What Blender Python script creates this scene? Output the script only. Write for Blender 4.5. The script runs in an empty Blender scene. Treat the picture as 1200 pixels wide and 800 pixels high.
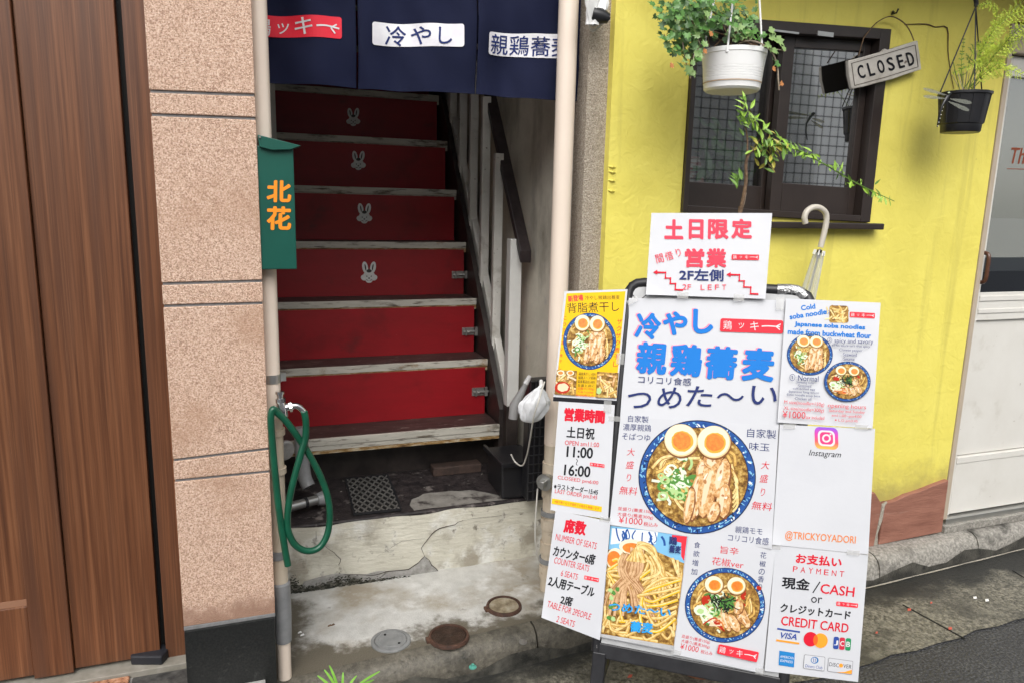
import bpy, math, random
import numpy as np
from mathutils import Vector, Matrix
random.seed(7)
RAD = math.radians
S = bpy.context.scene
COL = S.collection

# ------------------------------------------------------------------ camera, sky, sun, exposure
F = 860.0; H = 1.4
def _n(v):
    v = np.array(v, float); return v / np.linalg.norm(v)
_d = _n(((490-600)/F, (5000-400)/F, 1.)); _y = _n(((287-600)/F, (235-400)/F, 1.))
_y = _n(_y - _d*_y.dot(_d)); _up = -_d; _x = np.cross(_y, _up)
R = np.array([_x, _y, _up]); EYE = np.array([0, 0, H])
cd = bpy.data.cameras.new('camera'); cam = bpy.data.objects.new('camera', cd); COL.objects.link(cam)
rt, dn, fw = R[:, 0], R[:, 1], R[:, 2]
cam.matrix_world = Matrix(((rt[0], -dn[0], -fw[0], 0), (rt[1], -dn[1], -fw[1], 0), (rt[2], -dn[2], -fw[2], H), (0, 0, 0, 1)))
cd.sensor_width = 36; cd.lens = F/1200*36; cd.clip_start = .02; cd.clip_end = 2000
S.camera = cam

SUN_EL, SUN_AZ = RAD(46), RAD(200)          # azimuth measured clockwise from +Y (north)
W = bpy.data.worlds.new('World'); S.world = W; W.use_nodes = True
nt = W.node_tree; nt.nodes.clear()
sky = nt.nodes.new('ShaderNodeTexSky'); sky.sky_type = 'NISHITA'; sky.sun_disc = False
sky.sun_elevation = SUN_EL; sky.sun_rotation = SUN_AZ; sky.dust_density = 4; sky.air_density = 1.0
hsv = nt.nodes.new('ShaderNodeHueSaturation'); hsv.inputs['Saturation'].default_value = .22   # overcast: a nearly grey sky
bg = nt.nodes.new('ShaderNodeBackground'); bg.inputs['Strength'].default_value = .125
wo = nt.nodes.new('ShaderNodeOutputWorld')
nt.links.new(sky.outputs[0], hsv.inputs['Color']); nt.links.new(hsv.outputs[0], bg.inputs[0]); nt.links.new(bg.outputs[0], wo.inputs[0])
sl = bpy.data.lights.new('sun', 'SUN'); sl.energy = 0.95; sl.angle = RAD(60); sl.color = (1, .97, .93)
so = bpy.data.objects.new('sun', sl); COL.objects.link(so)
_sd = Vector((math.sin(SUN_AZ)*math.cos(SUN_EL), math.cos(SUN_AZ)*math.cos(SUN_EL), math.sin(SUN_EL)))
so.rotation_euler = (-_sd).to_track_quat('-Z', 'Y').to_euler(); so.location = (0, -4, 8)
S.view_settings.view_transform = 'Standard'; S.view_settings.look = 'None'
S.view_settings.exposure = 0.88; S.view_settings.gamma = 1

# ------------------------------------------------------------------ photograph pixel -> point on a real plane
def ray(px, py): return R @ np.array([(px-600)/F, (py-400)/F, 1.])
def atY(px, py, Y): d = ray(px, py); return EYE + d*(Y/d[1])
def atX(px, py, X): d = ray(px, py); return EYE + d*(X/d[0])
def atZ(px, py, Z): d = ray(px, py); return EYE + d*((Z-H)/d[2])
def pr(P):
    c = R.T @ (np.array(P, float)-EYE); return 600+F*c[0]/c[2], 400+F*c[1]/c[2], c[2]

# ------------------------------------------------------------------ materials
def _mat(name):
    m = bpy.data.materials.new(name); m.use_nodes = True
    return m, m.node_tree, m.node_tree.nodes['Principled BSDF']
def flat(name, c, rough=.5, metal=0, coat=0, spec=.5):
    m, t, b = _mat(name)
    b.inputs['Base Color'].default_value = (*c, 1); b.inputs['Roughness'].default_value = rough
    b.inputs['Metallic'].default_value = metal; b.inputs['Coat Weight'].default_value = coat
    b.inputs['Specular IOR Level'].default_value = spec
    return m
def noisy(name, stops, scale=8, rough=.7, bump=0, bscale=None, stretch=(1, 1, 1), btype='noise', dirt=None, detail=8,
          distort=0, metal=0, coat=0, roughvar=0, bdist=.01, ctype='noise', spec=.5):
    """stops: [(pos, colour)...] over a noise; dirt: (colour, scale, lo, hi[, stretch]); bump in distance units"""
    m, t, b = _mat(name); N, L = t.nodes, t.links
    tc = N.new('ShaderNodeTexCoord'); mp = N.new('ShaderNodeMapping'); mp.inputs['Scale'].default_value = stretch
    L.new(tc.outputs['Object'], mp.inputs['Vector'])
    if ctype == 'voronoi':
        tx = N.new('ShaderNodeTexVoronoi'); tx.inputs['Scale'].default_value = scale
        sp = N.new('ShaderNodeSeparateColor'); L.new(tx.outputs['Color'], sp.inputs[0]); fac = sp.outputs[0]
    else:
        tx = N.new('ShaderNodeTexNoise'); tx.inputs['Scale'].default_value = scale; tx.inputs['Detail'].default_value = detail
        tx.inputs['Distortion'].default_value = distort; tx.inputs['Roughness'].default_value = .64; fac = tx.outputs['Fac']
    L.new(mp.outputs[0], tx.inputs['Vector'])
    cr = N.new('ShaderNodeValToRGB'); e = cr.color_ramp.elements
    while len(e) < len(stops): e.new(.5)
    for i, (p, c) in enumerate(stops): e[i].position = p; e[i].color = (*c, 1)
    L.new(fac, cr.inputs[0]); out = cr.outputs[0]
    for d in (dirt if isinstance(dirt, list) else [dirt] if dirt else []):
        n2 = N.new('ShaderNodeTexNoise'); n2.inputs['Scale'].default_value = d[1]; n2.inputs['Detail'].default_value = 9; n2.inputs['Roughness'].default_value = .62
        if len(d) > 4:
            m2 = N.new('ShaderNodeMapping'); m2.inputs['Scale'].default_value = d[4]; L.new(tc.outputs['Object'], m2.inputs['Vector']); L.new(m2.outputs[0], n2.inputs['Vector'])
        else: L.new(tc.outputs['Object'], n2.inputs['Vector'])
        r2 = N.new('ShaderNodeMapRange'); r2.inputs[1].default_value = d[2]; r2.inputs[2].default_value = d[3]
        L.new(n2.outputs['Fac'], r2.inputs[0])
        mx = N.new('ShaderNodeMix'); mx.data_type = 'RGBA'
        L.new(r2.outputs[0], mx.inputs[0]); L.new(out, mx.inputs[6]); mx.inputs[7].default_value = (*d[0], 1); out = mx.outputs[2]
    L.new(out, b.inputs['Base Color'])
    b.inputs['Roughness'].default_value = rough; b.inputs['Metallic'].default_value = metal; b.inputs['Coat Weight'].default_value = coat
    b.inputs['Specular IOR Level'].default_value = spec
    if roughvar:
        mr = N.new('ShaderNodeMapRange'); mr.inputs[3].default_value = rough-roughvar; mr.inputs[4].default_value = rough+roughvar
        L.new(fac, mr.inputs[0]); L.new(mr.outputs[0], b.inputs['Roughness'])
    if bump:
        if btype == 'voronoi':
            bt = N.new('ShaderNodeTexVoronoi'); bo = bt.outputs['Distance']
        elif btype == 'wave':
            bt = N.new('ShaderNodeTexNoise'); bt.inputs['Distortion'].default_value = 1.7; bt.inputs['Detail'].default_value = 3; bo = bt.outputs['Fac']
        else:
            bt = N.new('ShaderNodeTexNoise'); bt.inputs['Detail'].default_value = 6; bo = bt.outputs['Fac']
        bt.inputs['Scale'].default_value = bscale or scale
        L.new(mp.outputs[0], bt.inputs['Vector'])
        bp = N.new('ShaderNodeBump'); bp.inputs['Strength'].default_value = min(1, bump); bp.inputs['Distance'].default_value = bdist
        L.new(bo, bp.inputs['Height']); L.new(bp.outputs[0], b.inputs['Normal'])
    return m

# ------------------------------------------------------------------ mesh builder
class MB:
    def __init__(s): s.v = []; s.f = []; s.mi = []; s.sm = []; s.mats = []
    def k(s, m):
        if m not in s.mats: s.mats.append(m)
        return s.mats.index(m)
    def add(s, vs, fs, m, smooth=False):
        o = len(s.v); s.v += [tuple(map(float, p)) for p in vs]; i = s.k(m)
        for f in fs: s.f.append([o+a for a in f]); s.mi.append(i); s.sm.append(smooth)
    def face(s, pts, m): s.add(pts, [list(range(len(pts)))], m)
    def hexa(s, p, m): s.add(p, [(0, 3, 2, 1), (4, 5, 6, 7), (0, 1, 5, 4), (1, 2, 6, 5), (2, 3, 7, 6), (3, 0, 4, 7)], m)
    def box(s, x0, x1, y0, y1, z0, z1, m):
        s.hexa([(x0, y0, z0), (x1, y0, z0), (x1, y1, z0), (x0, y1, z0), (x0, y0, z1), (x1, y0, z1), (x1, y1, z1), (x0, y1, z1)], m)
    def prism(s, pts, off, m):
        pts = [np.array(p, float) for p in pts]; off = np.array(off, float); n = len(pts)
        s.add(pts+[p+off for p in pts], [list(range(n))[::-1], list(range(n, 2*n))]+[(i, (i+1) % n, n+(i+1) % n, n+i) for i in range(n)], m)
    def bar(s, a, b, w, t, m, up=(0, 0, 1)):
        a, b = np.array(a, float), np.array(b, float); d = _n(b-a); u = np.array(up, float)
        if abs(d.dot(u)) > .98: u = np.array((0, 1., 0))
        x = _n(np.cross(d, u)); y = np.cross(x, d)
        q = [x*w/2+y*t/2, -x*w/2+y*t/2, -x*w/2-y*t/2, x*w/2-y*t/2]
        s.hexa([a+c for c in q]+[b+c for c in q], m)
    def tube(s, pts, r, m, n=10, cap=True, smooth_path=0):
        P = [np.array(p, float) for p in pts]
        if smooth_path: P = spline(P, smooth_path)
        rs = r if isinstance(r, (list, tuple)) else [r]*len(P)
        if len(rs) != len(P): rs = list(np.interp(np.linspace(0, 1, len(P)), np.linspace(0, 1, len(rs)), rs))
        vs, fs = [], []; u = None
        for i, p in enumerate(P):
            d = _n(P[min(i+1, len(P)-1)]-P[max(i-1, 0)])
            if u is None:
                u = np.cross(d, (0, 0, 1.)); 
                if np.linalg.norm(u) < .1: u = np.cross(d, (1., 0, 0))
            u = _n(u-d*u.dot(d)); w = np.cross(d, u)
            for k in range(n):
                a = 2*math.pi*k/n; vs.append(p+rs[i]*(u*math.cos(a)+w*math.sin(a)))
        for i in range(len(P)-1):
            for k in range(n): fs.append((i*n+k, i*n+(k+1) % n, (i+1)*n+(k+1) % n, (i+1)*n+k))
        s.add(vs, fs, m, True)
        if cap:
            s.add(vs[:n], [list(range(n))[::-1]], m); s.add(vs[-n:], [list(range(n))], m)
    def lathe(s, c, prof, m, n=36, ax=(0, 0, 1)):
        c = np.array(c, float); a = _n(ax); u = np.cross(a, (1., 0, 0)) if abs(a[0]) < .9 else np.cross(a, (0, 1., 0)); u = _n(u); w = np.cross(a, u)
        vs, fs = [], []
        for r, z in prof:
            for k in range(n):
                t = 2*math.pi*k/n; vs.append(c+a*z+r*(u*math.cos(t)+w*math.sin(t)))
        for i in range(len(prof)-1):
            for k in range(n): fs.append((i*n+k, i*n+(k+1) % n, (i+1)*n+(k+1) % n, (i+1)*n+k))
        s.add(vs, fs, m, True)
    def grid(s, fn, nu, nv, m, smooth=True):
        vs = [fn(i/nu, j/nv) for j in range(nv+1) for i in range(nu+1)]
        s.add(vs, [(j*(nu+1)+i, j*(nu+1)+i+1, (j+1)*(nu+1)+i+1, (j+1)*(nu+1)+i) for j in range(nv) for i in range(nu)], m, smooth)
def spline(P, k=6):
    P = [np.array(p, float) for p in P]; out = []
    for i in range(len(P)-1):
        p0, p1, p2, p3 = P[max(i-1, 0)], P[i], P[i+1], P[min(i+2, len(P)-1)]
        for j in range(k):
            t = j/k
            out.append(.5*((2*p1)+(-p0+p2)*t+(2*p0-5*p1+4*p2-p3)*t*t+(-p0+3*p1-3*p2+p3)*t**3))
    out.append(P[-1]); return out

def _root(o):
    p = np.zeros(3)
    while o is not None: p = p+np.array(o.location); o = o.parent
    return p
def obj(name, mb, parent=None, bevel=0, sharp=35, label=None):
    me = bpy.data.meshes.new(name); off = _root(parent)
    me.from_pydata([(a-off[0], b-off[1], c-off[2]) for a, b, c in mb.v], [], mb.f)
    for m in mb.mats: me.materials.append(m)
    me.polygons.foreach_set('material_index', mb.mi); me.polygons.foreach_set('use_smooth', mb.sm)
    if any(mb.sm): me.set_sharp_from_angle(angle=RAD(sharp))
    me.update()
    o = bpy.data.objects.new(name, me); COL.objects.link(o); o.parent = parent
    if bevel:
        bv = o.modifiers.new('bevel', 'BEVEL'); bv.width = bevel; bv.segments = 2; bv.limit_method = 'ANGLE'; bv.angle_limit = RAD(40)
    if label: o['label'] = label
    return o
def thing(name, label, cat, loc=(0, 0, 0), group=None):
    o = bpy.data.objects.new(name, None); COL.objects.link(o); o.location = [float(c) for c in loc]; o.empty_display_size = .05
    o['label'] = label; o['category'] = cat
    if group: o['group'] = group
    return o
def tag(o, label, cat, group=None):
    o['label'] = label; o['category'] = cat
    if group: o['group'] = group
    return o
def struct(name, mb, bevel=0):
    o = obj(name, mb, None, bevel); o['kind'] = 'structure'; return o

# ------------------------------------------------------------------ text and printed matter
_tc = {}
def text_mesh(s, bold=0):
    if (s, bold) in _tc: return _tc[s, bold]
    c = bpy.data.curves.new('text', 'FONT'); c.body = s; c.dimensions = '2D'; c.fill_mode = 'FRONT'; c.offset = bold; c.resolution_u = 3
    o = bpy.data.objects.new('text', c); me = o.to_mesh()
    v = np.array([q.co[:2] for q in me.vertices]); f = [list(p.vertices) for p in me.polygons]
    o.to_mesh_clear(); bpy.data.objects.remove(o); bpy.data.curves.remove(c)
    lo, hi = v.min(0), v.max(0); v = (v-(lo+hi)/2)/np.maximum(hi-lo, 1e-6)
    asp = (hi[0]-lo[0])/(hi[1]-lo[1])
    _tc[s, bold] = (v, f, asp); return _tc[s, bold]

class Print:
    """flat printed layers in photograph pixels, laid on a real surface by fn(px, py, height)"""
    def __init__(s, fn, base=.0006, step=1.2e-5): s.fn = fn; s.parts = {}; s.h = base; s.step = step
    def mb(s, part): return s.parts.setdefault(part, MB())
    def poly(s, part, m, pts):
        s.h += s.step; s.mb(part).face([s.fn(x, y, s.h) for x, y in pts], m)
    def tris(s, part, m, pts, fs):
        s.h += s.step; s.mb(part).add([s.fn(x, y, s.h) for x, y in pts], fs, m)
    def text(s, part, m, t, cx, cy, w, h, ang=0, bold=0, shear=0):
        v, f, a = text_mesh(t, 0)
        if w is None: w = h*a
        c, n = math.cos(RAD(ang)), math.sin(RAD(ang)); r = bold*h*.85 if len(t) < 2 else bold*h
        w = w-2*r; h = h-2*r; K = 0 if r < .12 else (6 if r < .5 else 10)      # heavier strokes: the glyph stamped round a small circle
        for dx, dy in [(0, 0)]+[(r*math.cos(6.2832*k/K), r*math.sin(6.2832*k/K)) for k in range(K)]:
            s.tris(part, m, [(cx+dx+(x*w+shear*y*h)*c+y*h*n, cy+dy+(x*w+shear*y*h)*n-y*h*c) for x, y in v], f)
    def ell(s, part, m, cx, cy, rx, ry, ang=0, n=36, jit=0, a0=0, a1=360):
        c, q = math.cos(RAD(ang)), math.sin(RAD(ang)); P = []
        for k in range(n):
            t = RAD(a0+(a1-a0)*k/(n if a1-a0 >= 360 else n-1)); j = 1+random.uniform(-jit, jit)
            x, y = rx*j*math.cos(t), ry*j*math.sin(t); P.append((cx+x*c-y*q, cy+x*q+y*c))
        s.poly(part, m, P)
    def ring(s, part, m, cx, cy, r0x, r0y, r1x, r1y, ang0=0, ang1=360, n=48):
        P = []; full = ang1-ang0 >= 360
        for k in range(n+1):
            t = RAD(ang0+(ang1-ang0)*k/n); P += [(cx+r0x*math.cos(t), cy+r0y*math.sin(t)), (cx+r1x*math.cos(t), cy+r1y*math.sin(t))]
        s.tris(part, m, P, [(2*k, 2*k+1, 2*k+3, 2*k+2) for k in range(n)])
    def rib(s, part, m, pts, w, smooth=5, taper=False):
        P = spline([np.array(p, float) for p in pts], smooth) if smooth and len(pts) > 2 else [np.array(p, float) for p in pts]
        L = []; N = len(P)
        for i, p in enumerate(P):
            d = _n(P[min(i+1, N-1)]-P[max(i-1, 0)]); nn = np.array((-d[1], d[0]))
            ww = w/2*(1 if not taper else max(.15, math.sin(math.pi*(i+.6)/(N+.2))**.6))
            L += [tuple(p+nn*ww), tuple(p-nn*ww)]
        s.tris(part, m, L, [(2*i, 2*i+1, 2*i+3, 2*i+2) for i in range(N-1)])
    def rrect(s, part, m, quad, r):
        """rounded quad; quad TL TR BR BL in px"""
        q = [np.array(p, float) for p in quad]; P = []
        for i in range(4):
            a, b, c = q[i-1], q[i], q[(i+1) % 4]; u, w = _n(a-b), _n(c-b)
            for k in range(6):
                t = k/5*math.pi/2; P.append(tuple(b+u*r*(1-math.sin(t))+w*r*(1-math.cos(t))))
        s.poly(part, m, P)
    def build(s, parent):
        for k, mb in s.parts.items(): obj(k.split('#')[0], mb, parent)

INK = {}
def ink(name, c, rough=.55):
    if name not in INK: INK[name] = flat('ink_'+name, c, rough, spec=.15)
    return INK[name]
red = ink('red', (.62, .012, .032)); pink = ink('pink', (.80, .10, .14)); navy = ink('navy', (.022, .035, .14)); black = ink('black', (.012, .012, .016))
blue = ink('blue', (.012, .18, .58)); white = ink('white', (.66, .66, .67)); cyan = ink('cyan', (.03, .33, .72)); orange = ink('orange', (.72, .22, .05))
yellowi = ink('yellow', (.80, .49, .012)); bad = ink('badge', (.78, .035, .055)); dgrey = ink('grey', (.22, .22, .24)); shadowpink = ink('rose', (.80, .25, .36))
egg_w = ink('eggwhite', (.80, .72, .53)); egg_c = ink('eggcream', (.70, .55, .28)); yolk = noisy('ink_yolk', [(.3, (.70, .14, .01)), (.7, (.80, .27, .03))], 120, .4); yolk2 = ink('yolklight', (.82, .38, .05))
broth = noisy('ink_broth', [(.34, (.07, .034, .012)), (.46, (.22, .11, .026)), (.56, (.42, .25, .06)), (.68, (.70, .52, .20))], 85, .5, spec=.15)
dkbroth = noisy('ink_dark_broth', [(.3, (.02, .01, .006)), (.6, (.09, .04, .015)), (.8, (.28, .15, .05))], 80, .4)
meat = noisy('ink_meat', [(.32, (.34, .14, .045)), (.47, (.60, .32, .12)), (.56, (.72, .47, .23)), (.68, (.80, .63, .42))], 110, .5, spec=.15)
meatd2 = ink('meatbrown', (.42, .19, .07)); sheen = ink('sheen', (.86, .76, .62)); meatd = ink('meatdark', (.22, .085, .03)); meatl = ink('meatlight', (.80, .60, .40)); nood = noisy('ink_noodle', [(.35, (.50, .27, .055)), (.6, (.76, .50, .15))], 90, .5, spec=.15); noodl = noisy('ink_noodlelight', [(.35, (.70, .46, .14)), (.6, (.84, .68, .34))], 90, .5, spec=.15); noodd = ink('noodledark', (.33, .165, .045))
sobab = noisy('ink_soba', [(.35, (.28, .13, .055)), (.6, (.50, .28, .14))], 90, .5, spec=.15); sobal = noisy('ink_sobalight', [(.35, (.50, .29, .14)), (.6, (.70, .46, .26))], 90, .5, spec=.15); scall = ink('scallion', (.42, .60, .25)); scalll = ink('scallionlight', (.70, .78, .60)); scalld = ink('scalliondark', (.09, .25, .05))
nori = ink('nori', (.015, .022, .015)); chili = ink('chili', (.45, .03, .012)); porc = ink('porcelain', (.72, .77, .80)); porcb = ink('porcelainblue', (.022, .085, .30)); porcl = ink('porcelainlight', (.20, .46, .68)); porcb2 = ink('porcelaindark', (.015, .055, .22)); rim = ink('rim', (.015, .025, .07))

def bowl(P, part, cx, cy, rx, ry, seed, style='plain', detail=1.0, base=None):
    rnd = random.Random(seed)
    T = lambda u, v: (cx+u*rx, cy+v*ry)
    P.ell(part, rim, cx, cy, rx*1.02, ry*1.02, n=64); P.ell(part, porcb, cx, cy, rx, ry, n=64)
    for k in range(int(110*detail)+20):
        a = rnd.uniform(0, 6.283); q = rnd.uniform(.90, .975); l = rnd.uniform(.012, .045); t_ = a+rnd.choice((0, 1.57, .8, 2.3))
        P.ell(part, rnd.choice([porc, porcl, porcl, porcl, porcb2, rim]), *T(q*math.cos(a), q*math.sin(a)), rx*l, ry*rnd.uniform(.008, .018), math.degrees(t_), 8, .2)
    P.ring(part, rim, cx, cy, rx*.87, ry*.87, rx*.895, ry*.895)
    P.ell(part, base or broth, cx, cy, rx*.88, ry*.88, n=60)
    ribw = rx*.055
    def inside(u, v): return u*u+v*v < .64
    for k in range(int(34*detail)+6):                         # noodles
        a = rnd.uniform(0, 6.28); r = rnd.uniform(.25, .74); u, v = r*math.cos(a), r*math.sin(a); t = a+rnd.uniform(.9, 2.2); l = rnd.uniform(.12, .3)
        pts = [(u-l*math.cos(t), v-l*math.sin(t)), (u+rnd.uniform(-.07, .07), v+rnd.uniform(-.07, .07)), (u+l*math.cos(t+.5), v+l*math.sin(t+.5))]
        pts = [T(*(np.array(q)*min(1, .8/max(.01, math.hypot(*q))))) for q in pts]
        P.rib(part, noodd, pts, ribw*1.25, 4); P.rib(part, rnd.choice([nood, noodl, nood]), pts, ribw*.8, 4)
    # scallions left, light rings and strips
    for k in range(int(40*detail)+5):
        u, v = rnd.gauss(-.38, .17), rnd.gauss(.08, .24)
        if not inside(u, v): continue
        x, y = T(u, v); q = rnd.uniform(.05, .125)
        if rnd.random() < .5:
            P.ring(part, rnd.choice([scall, scalld, scalll]), x, y, rx*q*.55, ry*q*.45, rx*q, ry*q*.85, 0, 360, 14)
        else:
            t = rnd.uniform(0, 3.1); P.rib(part, rnd.choice([scall, scalll, scalld, scalll]), [T(u-q*math.cos(t), v-q*math.sin(t)), T(u+.03, v), T(u+q*math.cos(t), v+q*math.sin(t))], rx*.045, 4)
    def slice_(u, v, l, w, ang):
        x, y = T(u, v); j = 9
        P.ell(part, meatd, x+rx*.012, y+ry*.015, rx*w*1.12, ry*l*1.05, ang, 22, .07); P.ell(part, meat, x, y, rx*w, ry*l, ang, 22, .06)
        P.ell(part, meatl, x-rx*w*.25, y-ry*l*.1, rx*w*.38, ry*l*.72, ang, 16, .12); P.ell(part, meat, x+rx*w*.25, y+ry*l*.15, rx*w*.25, ry*l*.5, ang, 14, .15)
        for k in range(4): P.ell(part, rnd.choice([meatd2, meatl, meatl, sheen]), x+rx*rnd.uniform(-.5, .5)*w, y+ry*rnd.uniform(-.75, .75)*l, rx*w*rnd.uniform(.08, .28), ry*l*rnd.uniform(.04, .16), ang+rnd.uniform(-25, 25), 10, .25)
    if style == 'plain':
        for a in ((.10, -.12, .2, .12, 8), (.30, -.28, .14, .2, 20), (-.02, .34, .42, .115, 12), (.19, .26, .46, .13, 14), (.42, .02, .36, .14, 12), (.46, .42, .3, .12, 4), (.28, .62, .18, .1, 16), (-.14, .5, .32, .08, 10)):
            slice_(*a)
        for k in range(5):
            P.rib(part, noodl, [T(.62+.02*k, -.1+.1*k), T(.70, .1+.1*k), T(.62, .3+.08*k)], ribw*.6, 4)
    elif style == 'spicy':
        for k in range(14): P.ell(part, rnd.choice([chili, noodd, broth]), *T(rnd.gauss(.45, .15), rnd.gauss(-.1, .25)), rx*.07, ry*.06, rnd.uniform(0, 90), 12, .2)
        for k in range(12): P.rib(part, rnd.choice([chili, orange, meatl]), [T(rnd.gauss(-.15, .2), rnd.gauss(.5, .1)) for _ in range(3)], rx*.035, 4)
        for a in ((.02, .38, .34, .10, -18), (.22, .48, .26, .12, -32), (.42, .26, .24, .13, -15), (.34, .05, .2, .12, 10), (.52, .42, .2, .1, -28)): slice_(*a)
        P.ell(part, scalll, *T(-.62, .14), rx*.17, ry*.14, 10, 20, .08); P.ell(part, scall, *T(-.62, .16), rx*.09, ry*.07, 10, 16, .08)
        for k in range(9): P.ell(part, chili, *T(-.50+rnd.uniform(-.1, .1), -.15+rnd.uniform(-.08, .08)), rx*.06, ry*.05, rnd.uniform(0, 90), 10, .25)
        for k in range(int(44*detail)+12):
            u, v = rnd.gauss(0, .13), rnd.gauss(-.06, .12); t = rnd.uniform(0, 3.1); l = rnd.uniform(.06, .15)
            P.rib(part, rnd.choice([nori, nori, scalld]), [T(u-l*math.cos(t), v-l*math.sin(t)), T(u+.02, v+.02), T(u+l*math.cos(t), v+l*math.sin(t))], rx*.025, 3)
    s2 = .29 if style == 'plain' else .235
    for (u, v) in ((-.28, -.66 if style == 'plain' else -.56), (.29, -.63 if style == 'plain' else -.53)):
        x, y = T(u, v)
        P.ell(part, meatd, x+rx*.01, y+ry*.02, rx*s2*1.04, ry*s2*1.04, 12); P.ell(part, egg_c, x, y, rx*s2, ry*s2, 12); P.ell(part, egg_w, x-rx*.005, y-ry*.01, rx*s2*.94, ry*s2*.94, 12)
        P.ell(part, yolk2, x+rx*.02, y+ry*.02, rx*s2*.66, ry*s2*.64, 8, 26, .03); P.ell(part, yolk, x+rx*.015, y+ry*.01, rx*s2*.55, ry*s2*.54, 8, 24, .05)

def badge(P, quad, part='logo_badge', ang=0, tiny=False):
    """red name badge: white characters, the long stroke ends as a three-toed foot"""
    q = [np.array(p, float) for p in quad]; hgt = np.linalg.norm(q[3]-q[0]); wid = np.linalg.norm(q[1]-q[0])
    P.rrect(part, bad, quad, hgt*.16)
    c = sum(q)/4; u = _n(q[1]-q[0]); w = _n(q[3]-q[0]); a = math.degrees(math.atan2(u[1], u[0]))
    for ch, f, s_ in (('鶏', -.385, .66), ('ッ', -.165, .42), ('キ', .045, .66)):
        p = c+u*wid*f; P.text(part, white, ch, p[0], p[1], hgt*s_*.98, hgt*s_, a, .0)
    L = lambda x, y: tuple(c+u*wid*x+w*hgt*y)
    P.rib(part, white, [L(.16, .0), L(.28, -.04), L(.45, 0)], hgt*.09, 4)
    P.rib(part, white, [L(.39, -.02), L(.46, -.22)], hgt*.08, 0); P.rib(part, white, [L(.39, .0), L(.455, .22)], hgt*.08, 0)
#@@SETTING
# ================================================================== MATERIALS OF THE PLACE
m_asph = noisy('asphalt', [(.38, (.012, .012, .014)), (.5, (.045, .046, .05)), (.64, (.12, .12, .12))], 120, .5, 1, 110, dirt=((.03, .03, .033), 3, .42, .7), bdist=.008, roughvar=.15, detail=4)
m_gut = noisy('gutter_concrete', [(.38, (.055, .052, .042)), (.5, (.14, .132, .105)), (.64, (.27, .25, .205))], 95, .55, .9, 110, dirt=[((.05, .048, .042), 4, .48, .66), ((.22, .21, .17), 14, .55, .75)], bdist=.004, roughvar=.1)
m_kerb = noisy('kerb_concrete', [(.36, (.17, .16, .14)), (.64, (.38, .36, .32))], 90, .7, .8, 110, dirt=[((.05, .047, .04), 7, .52, .68), ((.36, .34, .30), 16, .58, .8)], bdist=.004)
m_kerb2 = noisy('wet_kerb_concrete', [(.3, (.065, .058, .045)), (.7, (.16, .145, .115))], 60, .5, .7, 200, dirt=[((.03, .028, .022), 9, .52, .68), ((.24, .22, .18), 14, .62, .8)], bdist=.004)
m_kerbd = noisy('kerb_wet_face', [(.35, (.02, .02, .018)), (.65, (.10, .095, .08))], 16, .45, .6, 180, bdist=.004)
m_slab = noisy('slab_concrete', [(.25, (.44, .435, .41)), (.75, (.62, .615, .585))], 26, .55, .6, 200,
               dirt=[((.34, .30, .235), 3.1, .49, .62), ((.70, .70, .68), 9, .55, .72), ((.14, .125, .10), 16, .63, .76)], bdist=.004, roughvar=.12)
def edge_damp(m, col, terms, wob=.10, scale=7):
    """damp, mossy margins of a paved surface: terms are (axis, from, to) in metres of the object's own space"""
    t = m.node_tree; N, L = t.nodes, t.links; b = N['Principled BSDF']; src = b.inputs['Base Color'].links[0].from_socket
    tc = N.new('ShaderNodeTexCoord'); sp = N.new('ShaderNodeSeparateXYZ'); L.new(tc.outputs['Object'], sp.inputs[0])
    nz = N.new('ShaderNodeTexNoise'); nz.inputs['Scale'].default_value = scale; nz.inputs['Detail'].default_value = 9; nz.inputs['Roughness'].default_value = .65; L.new(tc.outputs['Object'], nz.inputs['Vector'])
    for ax, a, c in terms:
        off = N.new('ShaderNodeMath'); off.operation = 'MULTIPLY_ADD'; L.new(nz.outputs['Fac'], off.inputs[0]); off.inputs[1].default_value = wob*4; off.inputs[2].default_value = -wob*2
        ad = N.new('ShaderNodeMath'); ad.operation = 'ADD'; L.new(sp.outputs[ax], ad.inputs[0]); L.new(off.outputs[0], ad.inputs[1])
        mr = N.new('ShaderNodeMapRange'); mr.interpolation_type = 'SMOOTHSTEP'; mr.inputs[1].default_value = a; mr.inputs[2].default_value = c; L.new(ad.outputs[0], mr.inputs[0])
        mx = N.new('ShaderNodeMix'); mx.data_type = 'RGBA'; L.new(mr.outputs[0], mx.inputs[0]); L.new(src, mx.inputs[6]); mx.inputs[7].default_value = (*col, 1); src = mx.outputs[2]
    L.new(src, b.inputs['Base Color'])
edge_damp(m_slab, (.125, .11, .082), [('Y', 2.06, 1.99), ('X', .16, .07)])
m_step = noisy('painted_render', [(.3, (.50, .48, .40)), (.7, (.64, .62, .53))], 22, .6, .9, 60, stretch=(.5, 1, 1.6),
               dirt=[((.70, .70, .66), 6, .52, .62), ((.33, .30, .24), 7, .53, .66), ((.22, .20, .16), 24, .60, .70), ((.07, .06, .045), 30, .67, .74)], bdist=.004)
m_bare = noisy('bare_concrete', [(.3, (.24, .235, .22)), (.7, (.40, .39, .37))], 40, .7, .6, 160, dirt=((.10, .095, .08), 12, .55, .72), bdist=.004)
m_moss = noisy('black_mould', [(.3, (.006, .007, .005)), (.7, (.05, .05, .035))], 60, .8, .8, 90, bdist=.004)
m_land = noisy('worn_black_paint', [(.4, (.016, .013, .014)), (.65, (.05, .04, .04))], 30, .5, .7, 130,
               dirt=[((.17, .15, .14), 12, .60, .66), ((.40, .38, .34), 42, .665, .70)], bdist=.003)
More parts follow.
